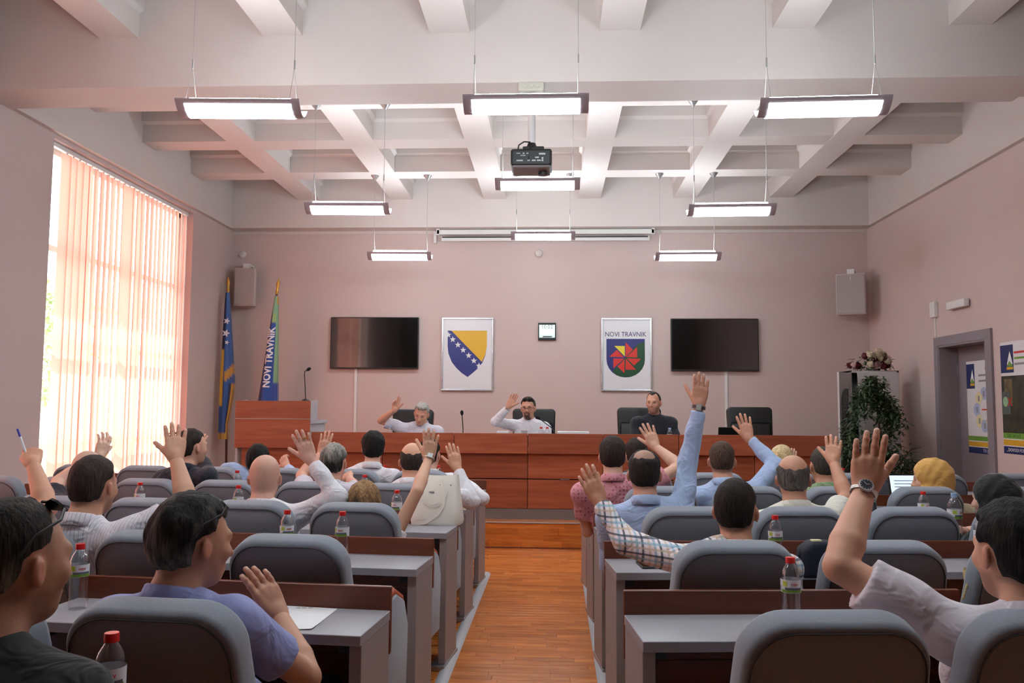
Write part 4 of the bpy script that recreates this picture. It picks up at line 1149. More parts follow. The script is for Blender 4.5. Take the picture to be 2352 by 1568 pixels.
def fleaf(r):
    while True:
        z = r.uniform(.45, 1.82); 
        f_ = (z - .45) / 1.37
        wl_ = .46 * (1 - f_) ** .55 + .06; wr_ = .50 * max(0, 1 - f_ * 1.15) ** .7 + .07
        # clumps
        t = r.uniform(-1, 1)
        x = t * (wr_ if t > 0 else wl_)
        if math.sin(9 * z + 4 * x) + math.sin(13 * x - 5 * z) + r.uniform(-1.2, 1.6) < 0: continue
        return (x - .05, r.uniform(-.24, .24) * (1 - .5 * f_), z)
foliage('foliage', 3000, 1, .085, mat('ficus_leaf', (58, 78, 46), .45, var=.3, scale=30), fic, fleaf, 6)
# ------------------------------------------------------------------ people: smooth bodies from blended limbs
_EDG = [(0, 1), (2, 3), (4, 5), (6, 7), (0, 2), (1, 3), (4, 6), (5, 7), (0, 4), (1, 5), (2, 6), (3, 7)]
_CRN = np.array([[i & 1, (i >> 1) & 1, (i >> 2) & 1] for i in range(8)], float)
def cone(a, b, r1, r2, k=.02, flat_end=False): return ('cone', np.asarray(a, float), np.asarray(b, float), r1, r2, k, flat_end)
def ell(c, rad, R=None, k=.02): return ('ell', np.asarray(c, float), np.asarray(rad, float), np.eye(3) if R is None else R, k)
def sub(c, rad, R=None, k=.01): return ('sub', np.asarray(c, float), np.asarray(rad, float), np.eye(3) if R is None else R, k)
def _bounds(p):
    if p[0] == 'cone':
        r = max(p[3], p[4]); return np.minimum(p[1], p[2]) - r, np.maximum(p[1], p[2]) + r
    m = max(p[2]); return p[1] - m, p[1] + m
def _eval(p, X):
    if p[0] == 'cone':
        a, b = p[1], p[2]; ab = b - a; L2 = ab @ ab + 1e-12
        v = X - a
        h = np.clip((v @ ab) / L2, 0, 1)
        d = np.sqrt(((v - h[..., None] * ab) ** 2).sum(-1)) - (p[3] + (p[4] - p[3]) * h)
        if p[6]: d = np.maximum(d, ((X - b) @ ab) / math.sqrt(L2))
        return d
    q = (X - p[1]) @ p[3]            # columns of R are the local axes
    k0 = np.sqrt(((q / p[2]) ** 2).sum(-1)); k1 = np.sqrt(((q / p[2] ** 2) ** 2).sum(-1)) + 1e-9
    return k0 * (k0 - 1) / k1
def surface_net(prims, vox, post=None):
    lo = np.min([_bounds(p)[0] for p in prims if p[0] != 'sub'], 0) - 3 * vox
    hi = np.max([_bounds(p)[1] for p in prims if p[0] != 'sub'], 0) + 3 * vox
    n = np.ceil((hi - lo) / vox).astype(int) + 1
    F = np.full(n, .5, np.float32)
    ax = [lo[i] + vox * np.arange(n[i]) for i in range(3)]
    for p in prims:
        k = p[5] if p[0] == 'cone' else p[4]
        b0, b1 = _bounds(p); m = 2.5 * vox + k
        i0 = np.clip(np.floor((b0 - m - lo) / vox).astype(int), 0, n); i1 = np.clip(np.ceil((b1 + m - lo) / vox).astype(int) + 1, 0, n)
        if (i1 <= i0).any(): continue
        X = np.stack(np.meshgrid(ax[0][i0[0]:i1[0]], ax[1][i0[1]:i1[1]], ax[2][i0[2]:i1[2]], indexing='ij'), -1)
        d = _eval(p, X)
        S = F[i0[0]:i1[0], i0[1]:i1[1], i0[2]:i1[2]]
        if p[0] == 'sub':
            h = np.clip(.5 - .5 * (S + d) / k, 0, 1); S[...] = S * (1 - h) - d * h + k * h * (1 - h)
        else:
            h = np.clip(.5 + .5 * (S - d) / k, 0, 1); S[...] = S * (1 - h) + d * h - k * h * (1 - h)
    if post is not None:
        X = np.stack(np.meshgrid(*ax, indexing='ij'), -1); F = post(F, X)
    ins = F < 0
    c = np.zeros(n - 1, np.int8)
    for i in range(8):
        o = _CRN[i].astype(int); c += ins[o[0]:o[0] + n[0] - 1, o[1]:o[1] + n[1] - 1, o[2]:o[2] + n[2] - 1]
    act = (c > 0) & (c < 8)
    idx = np.argwhere(act)
    V = np.stack([F[idx[:, 0] + int(o[0]), idx[:, 1] + int(o[1]), idx[:, 2] + int(o[2])] for o in _CRN], 1)
    P = np.zeros((len(idx), 3)); cnt = np.zeros(len(idx))
    for i, j in _EDG:
        m = (V[:, i] < 0) != (V[:, j] < 0)
        t = V[m, i] / (V[m, i] - V[m, j])
        P[m] += _CRN[i] + t[:, None] * (_CRN[j] - _CRN[i]); cnt[m] += 1
    verts = lo + vox * (idx + P / cnt[:, None])
    vid = np.full(n - 1, -1, np.int64); vid[act] = np.arange(len(idx))
    quads = []
    for a in range(3):
        b, c_ = (a + 1) % 3, (a + 2) % 3
        sl0 = [slice(None)] * 3; sl1 = [slice(None)] * 3
        sl0[a] = slice(0, n[a] - 1); sl1[a] = slice(1, n[a])
        A, B = ins[tuple(sl0)], ins[tuple(sl1)]
        e = np.argwhere(A != B)
        e = e[(e[:, b] > 0) & (e[:, c_] > 0) & (e[:, b] < n[b] - 1) & (e[:, c_] < n[c_] - 1)]
        fl = A[e[:, 0], e[:, 1], e[:, 2]]
        def cell(db, dc):
            q = e.copy(); q[:, b] -= db; q[:, c_] -= dc
            return vid[q[:, 0], q[:, 1], q[:, 2]]
        q = np.stack([cell(1, 1), cell(0, 1), cell(0, 0), cell(1, 0)], 1)
        q[~fl] = q[~fl][:, ::-1]
        quads.append(q)
    q = np.concatenate(quads); q = q[(q >= 0).all(1)]
    return verts, q
def relax(v, q, it=2, f=.5):
    for _ in range(it):
        acc = np.zeros_like(v); cn = np.zeros(len(v))
        for i in range(4):
            a, b = q[:, i], q[:, (i + 1) % 4]
            np.add.at(acc, a, v[b]); np.add.at(cn, a, 1); np.add.at(acc, b, v[a]); np.add.at(cn, b, 1)
        v = v + f * (acc / np.maximum(cn, 1)[:, None] - v)
    return v
def np_mesh(name, v, q, m, cols=None):
    me = bpy.data.meshes.new(name)
    me.vertices.add(len(v)); me.vertices.foreach_set('co', np.asarray(v, np.float32).ravel())
    me.loops.add(q.size); me.loops.foreach_set('vertex_index', q.astype(np.int32).ravel())
    me.polygons.add(len(q)); me.polygons.foreach_set('loop_start', np.arange(0, q.size, 4, dtype=np.int32))
    me.update(calc_edges=True)
    me.polygons.foreach_set('use_smooth', np.ones(len(q), bool))
    if cols is not None: set_col(me, cols)
    me.materials.append(m)
    return me

skin_m = attr_mat('skin', .52, 0, .05, 260)
skin_m.node_tree.nodes['Principled BSDF'].inputs['Subsurface Weight'].default_value = 0.0
hair_m = bpy.data.materials.new('hair'); hair_m.use_nodes = True
_N = hair_m.node_tree.nodes; _L = hair_m.node_tree.links; _b = _N['Principled BSDF']
_a = _N.new('ShaderNodeAttribute'); _a.attribute_name = 'col'
_tc = _N.new('ShaderNodeTexCoord'); _mp = _N.new('ShaderNodeMapping'); _mp.inputs['Scale'].default_value = (1, 1, .12)
_no = _N.new('ShaderNodeTexNoise'); _no.inputs['Scale'].default_value = 150; _no.inputs['Detail'].default_value = 3
_L.new(_tc.outputs['Object'], _mp.inputs[0]); _L.new(_mp.outputs[0], _no.inputs[0])
_mr = _N.new('ShaderNodeMapRange'); _mr.inputs[1].default_value = .3; _mr.inputs[2].default_value = .7; _mr.inputs[3].default_value = .45; _mr.inputs[4].default_value = 1.55
_L.new(_no.outputs[0], _mr.inputs[0])
_vm = _N.new('ShaderNodeVectorMath'); _vm.operation = 'SCALE'; _L.new(_a.outputs['Color'], _vm.inputs[0]); _L.new(_mr.outputs[0], _vm.inputs['Scale'])
_L.new(_vm.outputs[0], _b.inputs['Base Color']); _b.inputs['Roughness'].default_value = .72; _b.inputs['Specular IOR Level'].default_value = .25
_bp = _N.new('ShaderNodeBump'); _bp.inputs['Strength'].default_value = .7; _bp.inputs['Distance'].default_value = .006
_L.new(_no.outputs[0], _bp.inputs['Height']); _L.new(_bp.outputs[0], _b.inputs['Normal'])

def cloth(name, rgb, pattern=None, rough=.85):
    if name in MATS: return MATS[name]
    m = mat(name, rgb, rough, sheen=.15)
    N = m.node_tree.nodes; L = m.node_tree.links; b = N['Principled BSDF']
    tc = N.new('ShaderNodeTexCoord')
    n1 = N.new('ShaderNodeTexNoise'); n1.inputs['Scale'].default_value = 11; n1.inputs['Detail'].default_value = 2; n1.inputs['Distortion'].default_value = 1.2
    L.new(tc.outputs['Object'], n1.inputs[0])
    bp = N.new('ShaderNodeBump'); bp.inputs['Strength'].default_value = .55; bp.inputs['Distance'].default_value = .03
    L.new(n1.outputs[0], bp.inputs['Height']); L.new(bp.outputs[0], b.inputs['Normal'])
    if pattern:
        sx = N.new('ShaderNodeSeparateXYZ')
        at = N.new('ShaderNodeAttribute'); at.attribute_name = 'uvw'
        L.new(at.outputs['Vector'], sx.inputs[0])
        def stripe(sock, period, width, phase=0):
            a = N.new('ShaderNodeMath'); a.operation = 'MULTIPLY_ADD'; a.inputs[1].default_value = 1 / period; a.inputs[2].default_value = phase
            L.new(sock, a.inputs[0])
            f = N.new('ShaderNodeMath'); f.operation = 'FRACT'; L.new(a.outputs[0], f.inputs[0])
            c = N.new('ShaderNodeMath'); c.operation = 'LESS_THAN'; c.inputs[1].default_value = width; L.new(f.outputs[0], c.inputs[0])
            return c.outputs[0]
        def over(prev, mask, rgb, fac):
            k = N.new('ShaderNodeMath'); k.operation = 'MULTIPLY'; k.inputs[1].default_value = fac; L.new(mask, k.inputs[0])
            mx = N.new('ShaderNodeMix'); mx.data_type = 'RGBA'
            L.new(k.outputs[0], mx.inputs[0])
            if prev is None: mx.inputs[6].default_value = lin(rgb0)
            else: L.new(prev, mx.inputs[6])
            mx.inputs[7].default_value = lin(rgb); return mx.outputs[2]
        rgb0 = rgb; cur = None
        if pattern == 'stripe':
            cur = over(cur, stripe(sx.outputs[0], .016, .14), (160, 156, 166), .8)
        elif pattern == 'plaid':
            for s in (0, 2):
                cur = over(cur, stripe(sx.outputs[s], .062, .13, .1), (40, 52, 76), .85)
                cur = over(cur, stripe(sx.outputs[s], .062, .14, .42), (120, 168, 190), .7)
                cur = over(cur, stripe(sx.outputs[s], .062, .12, .72), (196, 168, 136), .7)
        elif pattern == 'dots':
            v = N.new('ShaderNodeTexVoronoi'); v.inputs['Scale'].default_value = 42; v.inputs['Randomness'].default_value = .25
            L.new(at.outputs['Vector'], v.inputs['Vector'])
            c = N.new('ShaderNodeMath'); c.operation = 'LESS_THAN'; c.inputs[1].default_value = .26; L.new(v.outputs['Distance'], c.inputs[0])
            cur = over(cur, c.outputs[0], (150, 70, 92), .8)
        L.new(cur, b.inputs['Base Color'])
    return m

def rotm(yaw, pitch=0.0, tilt=0.0):
    """columns: right, forward, up; yaw turns left, pitch nods down, tilt leans to the right"""
    M = Matrix.Rotation(yaw, 3, 'Z') @ Matrix.Rotation(-pitch, 3, 'X') @ Matrix.Rotation(tilt, 3, 'Y')
    return np.array(M)
def norm(v): v = np.asarray(v, float); return v / (np.linalg.norm(v) + 1e-12)

def hand_prims(W, T, thumb_v, palm_n, s=1.0, spread=1.0, curl=0.12, fist=False, thumb_out=1.0, curls=None, marks=None, fd=None):
    """W wrist, T where the middle finger points; thumb_v sideways to the thumb; palm_n out of the palm"""
    f = norm(T - W); n = norm(palm_n - f * (palm_n @ f)); l = norm(thumb_v - f * (thumb_v @ f) - n * (thumb_v @ n))
    P = []
    def pt(a, b, c=0.0): return W + s * (l * a + f * b + n * c)
    R = np.stack([l, f, n], 1)
    P.append(cone(W - (f if fd is None else fd) * .05 * s, W, .022 * s, .0258 * s, .01)); P.append(cone(W, pt(0, .014), .0258 * s, .0262 * s, .02))
    P.append(ell(pt(0, .052, 0), np.array([.040, .052, .0165]) * s, R, .018))
    P.append(cone(pt(.016, .012), pt(.03, .05, .004), .017 * s, .014 * s, .015))
    fin = [(-.0325, .076, .060, .0090, -11), (-.0115, .086, .076, .0101, -3.5), (.0105, .089, .083, .0104, 2.5), (.0315, .084, .074, .0101, 8)]
    for i, (a, b, L, r, ang) in enumerate(fin):
        an = math.radians(ang) * spread
        d = f * math.cos(an) + l * math.sin(an)
        p = pt(a, b)
        P.append(cone(pt(a * .55, .02), p, .0125 * s, .0108 * s, .012))
        c0 = (curls[i] if curls else curl)
        for k, (fr, rr) in enumerate(((.46, 1.0), (.30, .93), (.24, .86))):
            c = c0 * (1.0 + .5 * k) * (1.6 if fist and k else 1) + (.05 * ((i * 7 + k * 3) % 4 - 1.5) * .5)
            d = norm(d * math.cos(c) + n * math.sin(c)) if k == 0 else norm(d * math.cos(c) + norm(n - d * (n @ d)) * math.sin(c)) if not fist else norm(d * math.cos(c) + norm(np.cross(l, d) * (1 if np.cross(l, d) @ n > 0 or k else 1)) * math.sin(c))
            e = p + d * L * fr * s * (1.0)
            P.append(cone(p, e, r * rr * s, r * (rr - .05) * s, .004))
            if marks is not None:
                bk = -norm(n - d * (n @ d))
                if k < 2: marks.append((e + bk * r * s, .0085 * s, (176, 104, 84), .5))
                else: marks.append((e + bk * r * .75 * s - d * .001, .0072 * s, (236, 196, 182), .75))
            p = e
        if marks is not None: marks.append((pt(a, b - .004) - n * .012 * s, .011 * s, (182, 112, 92), .35))
    th = math.radians(36 * thumb_out)
    p = pt(.024, .018, .006); d = norm(l * math.sin(th) + f * math.cos(th) + n * .25)
    for k, (L, r) in enumerate(((.044, .0145), (.034, .0120), (.026, .0105))):
        e = p + d * L * s
        P.append(cone(p, e, r * s, r * .92 * s, .012 if k == 0 else .004)); p = e
        d = norm(d + f * .12 * k + (n * .1 if not fist else n * .5 - l * .5))
    return P

def head_prims(C, R, s):
    L = lambda x, y, z: C + s * (R @ np.array([x, y, z]))
    r = lambda *a: np.array(a) * s
    P = [ell(L(0, -.014, .03), r(.0775, .098, .092), R, .02), ell(L(0, .028, -.03), r(.064, .068, .085), R, .03),
         ell(L(0, .050, -.088), r(.040, .040, .030), R, .025), ell(L(0, -.05, -.02), r(.058, .05, .06), R, .03),
         cone(L(-.034, .080, .022), L(.034, .080, .022), .013 * s, .013 * s, .02),
         cone(L(0, .092, .008), L(0, .112, -.03), .008 * s, .0125 * s, .01), cone(L(-.012, .098, -.034), L(.012, .098, -.034), .008 * s, .008 * s, .008),
         ell(L(-.042, .068, -.022), r(.02, .018, .02), R, .02), ell(L(.042, .068, -.022), r(.02, .018, .02), R, .02),
         cone(L(-.02, .086, -.062), L(.02, .086, -.062), .008 * s, .008 * s, .006), cone(L(-.016, .086, -.074), L(.016, .086, -.074), .0085 * s, .0085 * s, .006),
         sub(L(-.031, .104, .002), r(.015, .016, .011), R, .012), sub(L(.031, .104, .002), r(.015, .016, .011), R, .012)]
    for q in (-1, 1):
        E = R @ np.array(Matrix.Rotation(q * .35, 3, 'Z') @ Matrix.Rotation(.2, 3, 'X'))
        P.append(ell(L(q * .081, -.008, -.012), r(.009, .018, .030), E, .008))
        P.append(sub(L(q * .090, .000, -.010), r(.006, .009, .016), E, .006))
    return P

def head_local(V, C, R, s): return ((V - C) @ R) / s

_nd = np.random.default_rng(11).normal(size=(8, 3)); _nd /= np.linalg.norm(_nd, axis=1)[:, None]
_nf = np.random.default_rng(12).uniform(.6, 1.5, 8); _np = np.random.default_rng(13).uniform(0, 6.28, 8)
def vnoise(h, f):
    o = 0
    for d, q, p in zip(_nd, _nf, _np): o = o + np.sin((h @ (d * q * f)) + p + 1.3 * np.sin((h @ (np.roll(d, 1) * q * f * .53)) + 2 * p))
    return o / 3.0
def hair_keep(h, style):
    """signed value < 0 where hair grows, in head coordinates"""
    x, y, z = h[..., 0], h[..., 1], h[..., 2]
    back = np.maximum(y + .012 - .0, -.082 + .25 * np.abs(x) - z)
    side = np.maximum(y - .026, .002 - z)
    hl = .072 if style != 'receding' else .085
    top = np.maximum(hl + np.maximum(0, y - .06) * .4 - z + .35 * np.abs(x) * (style == 'receding'), y - .092)
    k = np.minimum(np.minimum(back, side), top)
    earhole = np.where(np.abs(x) > .055, 1 - np.sqrt(((y - .002) / .037) ** 2 + ((z + .014) / .042) ** 2), -1) * .030
    k = np.maximum(k, earhole)
    if style == 'crown':                     # bald crown with a ring of hair
        k0 = k
        k = np.maximum(np.maximum(np.minimum(back, np.maximum(y - .03, -.012 - z)), z - (.072 - .42 * np.maximum(0, -(y + .045)))), earhole)
    if style == 'thin_crown':
        k = np.maximum(k, .052 - np.sqrt(x ** 2 + (y + .055) ** 2 + (z - .105) ** 2))
    return k

def person(label, head, hs=1.0, yaw=0, pitch=0, tilt=0, skin=(196, 140, 112), hair=None, shirt=None, seat=None, body_yaw=0, width=1.0, arms=None, fine=False,
           beard=None, stubble=None, faces=False, group='people seated in the hall', trousers=(60, 62, 74), neck_len=1.0, lean=0.0, z_base=0.0, headscarf=None, collar=True, belly=1.0, brows=None, kids=None):
    """head = (px, py, Y) of the middle of the head"""
    hair = hair or {}; shirt = shirt or {}; arms = arms or {}
    C = atY(*head)
    yaw, pitch, tilt = map(math.radians, (yaw, pitch, tilt)); by = math.radians(body_yaw)
    R = rotm(yaw, pitch, tilt); s = hs
    Bd = rotm(by); right, fwd, up = Bd[:, 0], Bd[:, 1], Bd[:, 2]
    Nk = C + R @ np.array([0, -.03, -.10]) * s + np.array([0, 0, -.055 * neck_len]) - fwd * .02 + right * (.02 * math.sin(tilt))
    sx, sy = seat if seat is not None else (Nk[0], Nk[1] + .0)
    pel = np.array([sx, sy, z_base + .55])
    O = np.array([sx, sy, z_base])
    mid = Nk * .5 + pel * .5 - fwd * .02
    chest = Nk * .74 + pel * .26 + fwd * .015
    S = {}
    for q, sd in ((-1, 'L'), (1, 'R')):
        sh = Nk + right * q * .175 * width - up * .075
        a = arms.get(sd)
        if a and a[0] == 'up': sh = sh + up * .03 - right * q * .005
        S[sd] = sh
    vox_s = .0052 if fine else .0076
    spine = norm(Nk - pel); Rt = np.stack([right, norm(np.cross(spine, right)), spine], 1)
    sk = head_prims(C, R, s)
    sk += [cone(C + R @ np.array([0, -.022, -.05]) * s, Nk + up * .02, .056 * s, .060, .03), cone(Nk + up * .02, chest, .060, .085, .03)]
    cl = [ell(chest - up * .02, (.158 * width, .105 * belly, .17), Rt, .05), ell(mid, (.158 * width * belly, .115 * belly, .20), Rt, .06), ell(pel, (.172 * width, .125, .14), Rt, .05),
          cone(Nk - up * .005, Nk - up * .10, .062, .09, .04)]
    for sd in 'LR': cl.append(cone(Nk - up * .035, S[sd], .062, .066, .05)); sk.append(cone(Nk - up * .05, S[sd], .05, .05, .03))
    hands = []; wrists = {}; marks_all = []
    long_ = shirt.get('sleeve', 'short') == 'long'
    for q, sd in ((-1, 'L'), (1, 'R')):
        a = arms.get(sd)
        ua, fa = .285, .255
        if a and a[0] == 'up':
            _, ep, wp, tp = a[:4]; o = a[4] if len(a) > 4 else {}
            E = reach(ep[0], ep[1], S[sd], ua * o.get('ua', 1), o.get('efar', True))
            if np.linalg.norm(E - S[sd]) > ua * 1.25: E = S[sd] + (E - S[sd]) * ua * 1.25 / np.linalg.norm(E - S[sd])
            Wr = reach(wp[0], wp[1], E, fa * o.get('fa', 1), o.get('wfar', True))
            T = reach(tp[0], tp[1], Wr, .185 * o.get('hs', 1.0), o.get('tfar', True))
        else:
            o = (a[1] if a else {}) if a else {}
            E = S[sd] + right * q * o.get("out", .05) + fwd * .10 - up * .255
            Wr = E - right * q * .13 + fwd * .20 + up * .02
            Wr[2] = max(Wr[2], z_base + .79)
            T = Wr + fwd * .14 - right * q * .10
        if a and a[0] == 'none': continue
        tocam = norm(CAMP - Wr)
        if a and a[0] == 'up':
            th = np.array(CR) * (1 if o.get('thumb', 'L') == 'R' else -1)
            pn = -tocam if o.get('palm', 'away') == 'away' else tocam
            if 'thv' in o: th, pn = np.array(o['thv'], float), np.array(o['pnv'], float)
            rot = math.radians(o.get('turn', 0))
            if rot:
                f_ = norm(T - Wr); Q = np.array(Quaternion(Vector(f_), rot).to_matrix()); th = Q @ th; pn = Q @ pn
        else:
            th = -right * q + fwd * .4; pn = -up
        hsz = o.get('hs', 1.0)
        hm = []
        hp = hand_prims(Wr, T, th, pn, hsz, o.get('spread', .8), o.get('curl', .10), o.get('fist', False), o.get('thumb_out', 1.0), o.get('curls'), hm, norm(Wr - E))
        marks_all += hm
        hands.append((hp, .0030 if fine else .0042))
        wrists[sd] = (Wr, norm(Wr - E), th, pn, T, hsz)
        k_ = o.get('arm', 1.0)
        k0_ = k_
        if long_: k_ = k_ * .72
        sk += [cone(S[sd], E, .046 * k_, .038 * k_, .012), cone(E, E + (Wr - E) * .3, .0385 * k_, .0425 * k_, .006), cone(E + (Wr - E) * .3, Wr, .0425 * k_, .0260 * k0_, .006)]
        k_ = k0_
        if long_:
            cl += [cone(S[sd], E, .064 * k_, .054 * k_, .03), cone(E, E + (Wr - E) * (.90), .054 * k_, .040 * k_, .012, True)]
        else:
            e2 = S[sd] + (E - S[sd]) * shirt.get('slen', .62)
            cl += [cone(S[sd], e2, .068 * k_, .066 * k_, .04, True)]
    v, q_ = surface_net(sk, vox_s)
    v = relax(v, q_, 1, .4)
    parts = [(v, q_)]
    for hp, vx in hands:
        hv, hq = surface_net(hp, vx); parts.append((hv, hq))
    off = 0; VV = []; QQ = []
    for v_, qq in parts: VV.append(v_); QQ.append(qq + off); off += len(v_)
    V = np.concatenate(VV); Q = np.concatenate(QQ)
    # skin colours: lips, brows, beard shadow, cropped hair
    base = np.array(lin(skin)); cols = np.tile(base, (len(V), 1)); cols[:, 3] = 1
    h = head_local(V, C, R, s); x, y, z = h[:, 0], h[:, 1], h[:, 2]
    near = (np.abs(x) < .12) & (np.abs(y) < .14) & (z > -.14) & (z < .14)
    def blend(mask, rgb, f):
        w = (mask * f)[:, None]; cols[:, :3] = cols[:, :3] * (1 - w) + np.array(lin(rgb))[:3] * w
    sm_ = lambda e0, e1, t: np.clip((t - e0) / (e1 - e0), 0, 1)
    ear = near & (np.abs(x) > .076) & (np.abs(y + .008) < .03) & (np.abs(z + .012) < .045)
    blend(ear.astype(float), (206, 120, 98), .35)
    el = lambda cx, cz, rx, rz_: near * (y > .05) * np.clip(1.6 - 1.2 * (((np.abs(x) - cx) / rx) ** 2 + ((z - cz) / rz_) ** 2), 0, 1)
    blend(el(0, -.068, .021, .0085), (172, 96, 86), .6)
    nsk = len(parts[0][0])
    for mp_, mr_, mc_, mf_ in marks_all:
        w = np.zeros(len(V)); w[nsk:] = np.clip(1.5 - np.linalg.norm(V[nsk:] - mp_, axis=1) / mr_ * 1.5, 0, 1)
        blend(np.minimum(w * 1.6, 1), mc_, mf_ * .7)
    hc = hair.get('col', (40, 34, 32)); bc = brows or hc
    blend(el(.031, .024, .017, .0055), bc, .7)
    blend(el(.031, .003, .015, .0065), (70, 46, 40), .6)
    if stubble:                     # cropped hair that lets the scalp show
        k = hair_keep(h, stubble[2] if len(stubble) > 2 else 'short')
        blend(near * sm_(.006, -.010, k) * (~ear), stubble[0], stubble[1])
    if beard:
        bm = near * sm_(-.038, -.056, z) * sm_(-.02, .01, y) * (1 - el(0, -.067, .018, .008))
        if len(beard) > 2 and beard[2] == 'goatee': bm = bm * sm_(.042, .028, np.abs(x))
        blend(bm, beard[0], beard[1])
    skn = np_mesh('person', V - O, Q, skin_m, cols)
    root = bpy.data.objects.new('person', skn); root.location = tuple(O); link(root)
    tag(root, label, 'person', group)
    # clothes
    cm = shirt['mat']
    rs = int(abs(head[0]) * 7 + abs(head[1])) % 100
    def folds(F, X):
        u = (X - O)
        return F + .0045 * np.sin(26 * u[..., 2] + 9 * u[..., 0] + rs + 2.2 * np.sin(13 * u[..., 0] + rs)) * np.sin(11 * u[..., 0] - 14 * u[..., 2] + 8 * u[..., 1] + rs) + .003 * np.sin(41 * u[..., 2] - 23 * u[..., 0] + rs)
    cv, cq = surface_net(cl, .0088 if fine else .0115, folds)
    cv = relax(cv, cq, 2, .5)
    me = np_mesh('shirt', cv - O, cq, cm)
    at = me.attributes.new('uvw', 'FLOAT_VECTOR', 'POINT')
    uv = (cv - O).copy()
    for sd in wrists:               # the weave follows the sleeve
        Wr, _d, *_ = wrists[sd]
    at.data.foreach_set('vector', (uv @ np.stack([right, fwd, up], 1)).astype(np.float32).ravel())
    sh_o = link(bpy.data.objects.new(shirt.get('name', 'shirt'), me), root)
    if collar and not headscarf:
        b = MB(); vs = []; fs = []; na = 30
        axn = norm((C + R @ np.array([0, -.03, -.06]) * s) - Nk); rr = norm(right - axn * (right @ axn)); ff = norm(np.cross(axn, rr))
        prof = [(.064, -.012), (.063, .030), (.066, .034), (.072, .030), (.083, -.016), (.079, -.018)]
        for i in range(na + 1):
            a = -2.75 + 5.5 * i / na
            dip = .03 * max(0, (abs(a) - 1.2) / 1.55)
            for r_, z_ in prof:
                p = Nk - fwd * .005 + (rr * math.sin(a) * 1.03 - ff * math.cos(a)) * (r_ + .004) + axn * (z_ + .012 - dip)
                vs.append(p - O)
        npf = len(prof)
        for i in range(na):
            for j in range(npf - 1): fs.append((i * npf + j, i * npf + j + 1, (i + 1) * npf + j + 1, (i + 1) * npf + j))
        b.add(vs, fs)
        co = b.build('collar', cm, sh_o, smooth=True, auto=2.0)
        at = co.data.attributes.new('uvw', 'FLOAT_VECTOR', 'POINT'); at.data.foreach_set('vector', np.array([tuple(vv.co) for vv in co.data.vertices], np.float32).ravel())
    # trousers and shoes
    tl = [cone(pel - right * .08 - up * .06, pel + right * .08 - up * .06, .11, .11, .04)]
    for q in (-1, 1):
        kn = pel + fwd * .40 + right * q * .12 + up * -.04; kn[2] = z_base + .50
        ft = kn + fwd * -.02; ft[2] = z_base + .10
        tl += [cone(pel + right * q * .09 - up * .05, kn, .085, .062, .03), cone(kn, ft, .062, .05, .02, True)]
        b = MB(); p = ft - O
        shp = [(-.04, -.09), (.04, -.09), (.045, .06), (.03, .15), (-.03, .15), (-.045, .06)]
        Msh = Matrix.Translation((p[0], p[1], 0)) @ Matrix.Rotation(by, 4, 'Z')
        b.prism(shp, .0, .075, 'z', Msh); b.build('shoe', dark_m, root, bevel=.02, smooth=True)
    tv_, tq = surface_net(tl, .024)
    link(bpy.data.objects.new('trousers', np_mesh('trousers', tv_ - O, tq, cloth('trousers_%d_%d_%d' % trousers, trousers))), root)
    # hair
    st = hair.get('style')
    if st and not headscarf:
        t = hair.get('t', .010)
        if st in ('short', 'receding', 'crown', 'thin_crown', 'quiff'):
            L = lambda a_, b_, c_: C + s * (R @ np.array([a_, b_, c_]))
            hp = [ell(L(0, -.014, .03), np.array([.0775 + t, .098 + t, .092 + t]) * s, R, .02), ell(L(0, -.05, -.02), np.array([.058 + t, .05 + t, .06 + t]) * s, R, .03), ell(L(0, .0, -.005), np.array([.072 + t * .6, .06, .05]) * s, R, .02)]
            if st == 'quiff': hp.append(ell(L(0, .055, .108), np.array([.055, .045, .022]) * s, R, .02))
            amp = hair.get('amp', .0035)
            def post(F, X):
                hh = ((X - C) @ R) / s
                nz = vnoise(hh * np.array([1, 1, .45]), 190) + .6 * vnoise(hh, 80)
                k = hair_keep(hh, st) * s + .0022 * nz
                return np.maximum(F + amp * nz * .6 + (t * .92 * s) * np.clip(1 + k / .026, 0, 1) ** 1.5, k * .9)
            hv, hq = surface_net(hp, .0042 if fine else .0055, post)
        elif st == 'long':
            L = lambda a_, b_, c_: C + s * (R @ np.array([a_, b_, c_]))
            hp = [ell(L(0, -.018, .03), np.array([.094, .112, .106]) * s, R, .03), cone(L(-.05, -.06, -.02), L(-.06, -.07, -.20), .06 * s, .05 * s, .04), cone(L(.05, -.06, -.02), L(.06, -.07, -.20), .06 * s, .05 * s, .04), cone(L(0, -.08, 0), L(0, -.09, -.2), .06 * s, .05 * s, .04)]
            def post(F, X):
                hh = ((X - C) @ R) / s
                nz = 1.5 * vnoise(hh * np.array([1, 1, .08]), 75) + .4 * vnoise(hh * np.array([1, 1, .1]), 170)
                face = np.minimum(hh[..., 1] - .03, .07 - hh[..., 2]) * s
                return np.maximum(F + .003 * nz, face)
            hv, hq = surface_net(hp, .005, post)
        hv = relax(hv, hq, 1, .35)
        hcols = np.tile(np.array(lin(hc)), (len(hv), 1))
        if hair.get('grey'):
            g = np.array(lin(hair['grey'])); hl_ = head_local(hv, C, R, s)
            zone = hair.get('zone', 'top')
            w = sm_(-.01, .10, hl_[:, 2]) if zone == 'top' else (sm_(.02, .09, hl_[:, 1]) + sm_(.03, -.06, hl_[:, 2]) * .6 if zone == 'front' else sm_(.05, -.05, hl_[:, 2]))
            w = np.clip(w + .22 * vnoise(hl_ * np.array([1, 1, .3]), 150), 0, 1)
            hcols = hcols * (1 - w[:, None]) + g * w[:, None]
        link(bpy.data.objects.new('hair', np_mesh('hair', hv - O, hq, hair_m, hcols)), root)
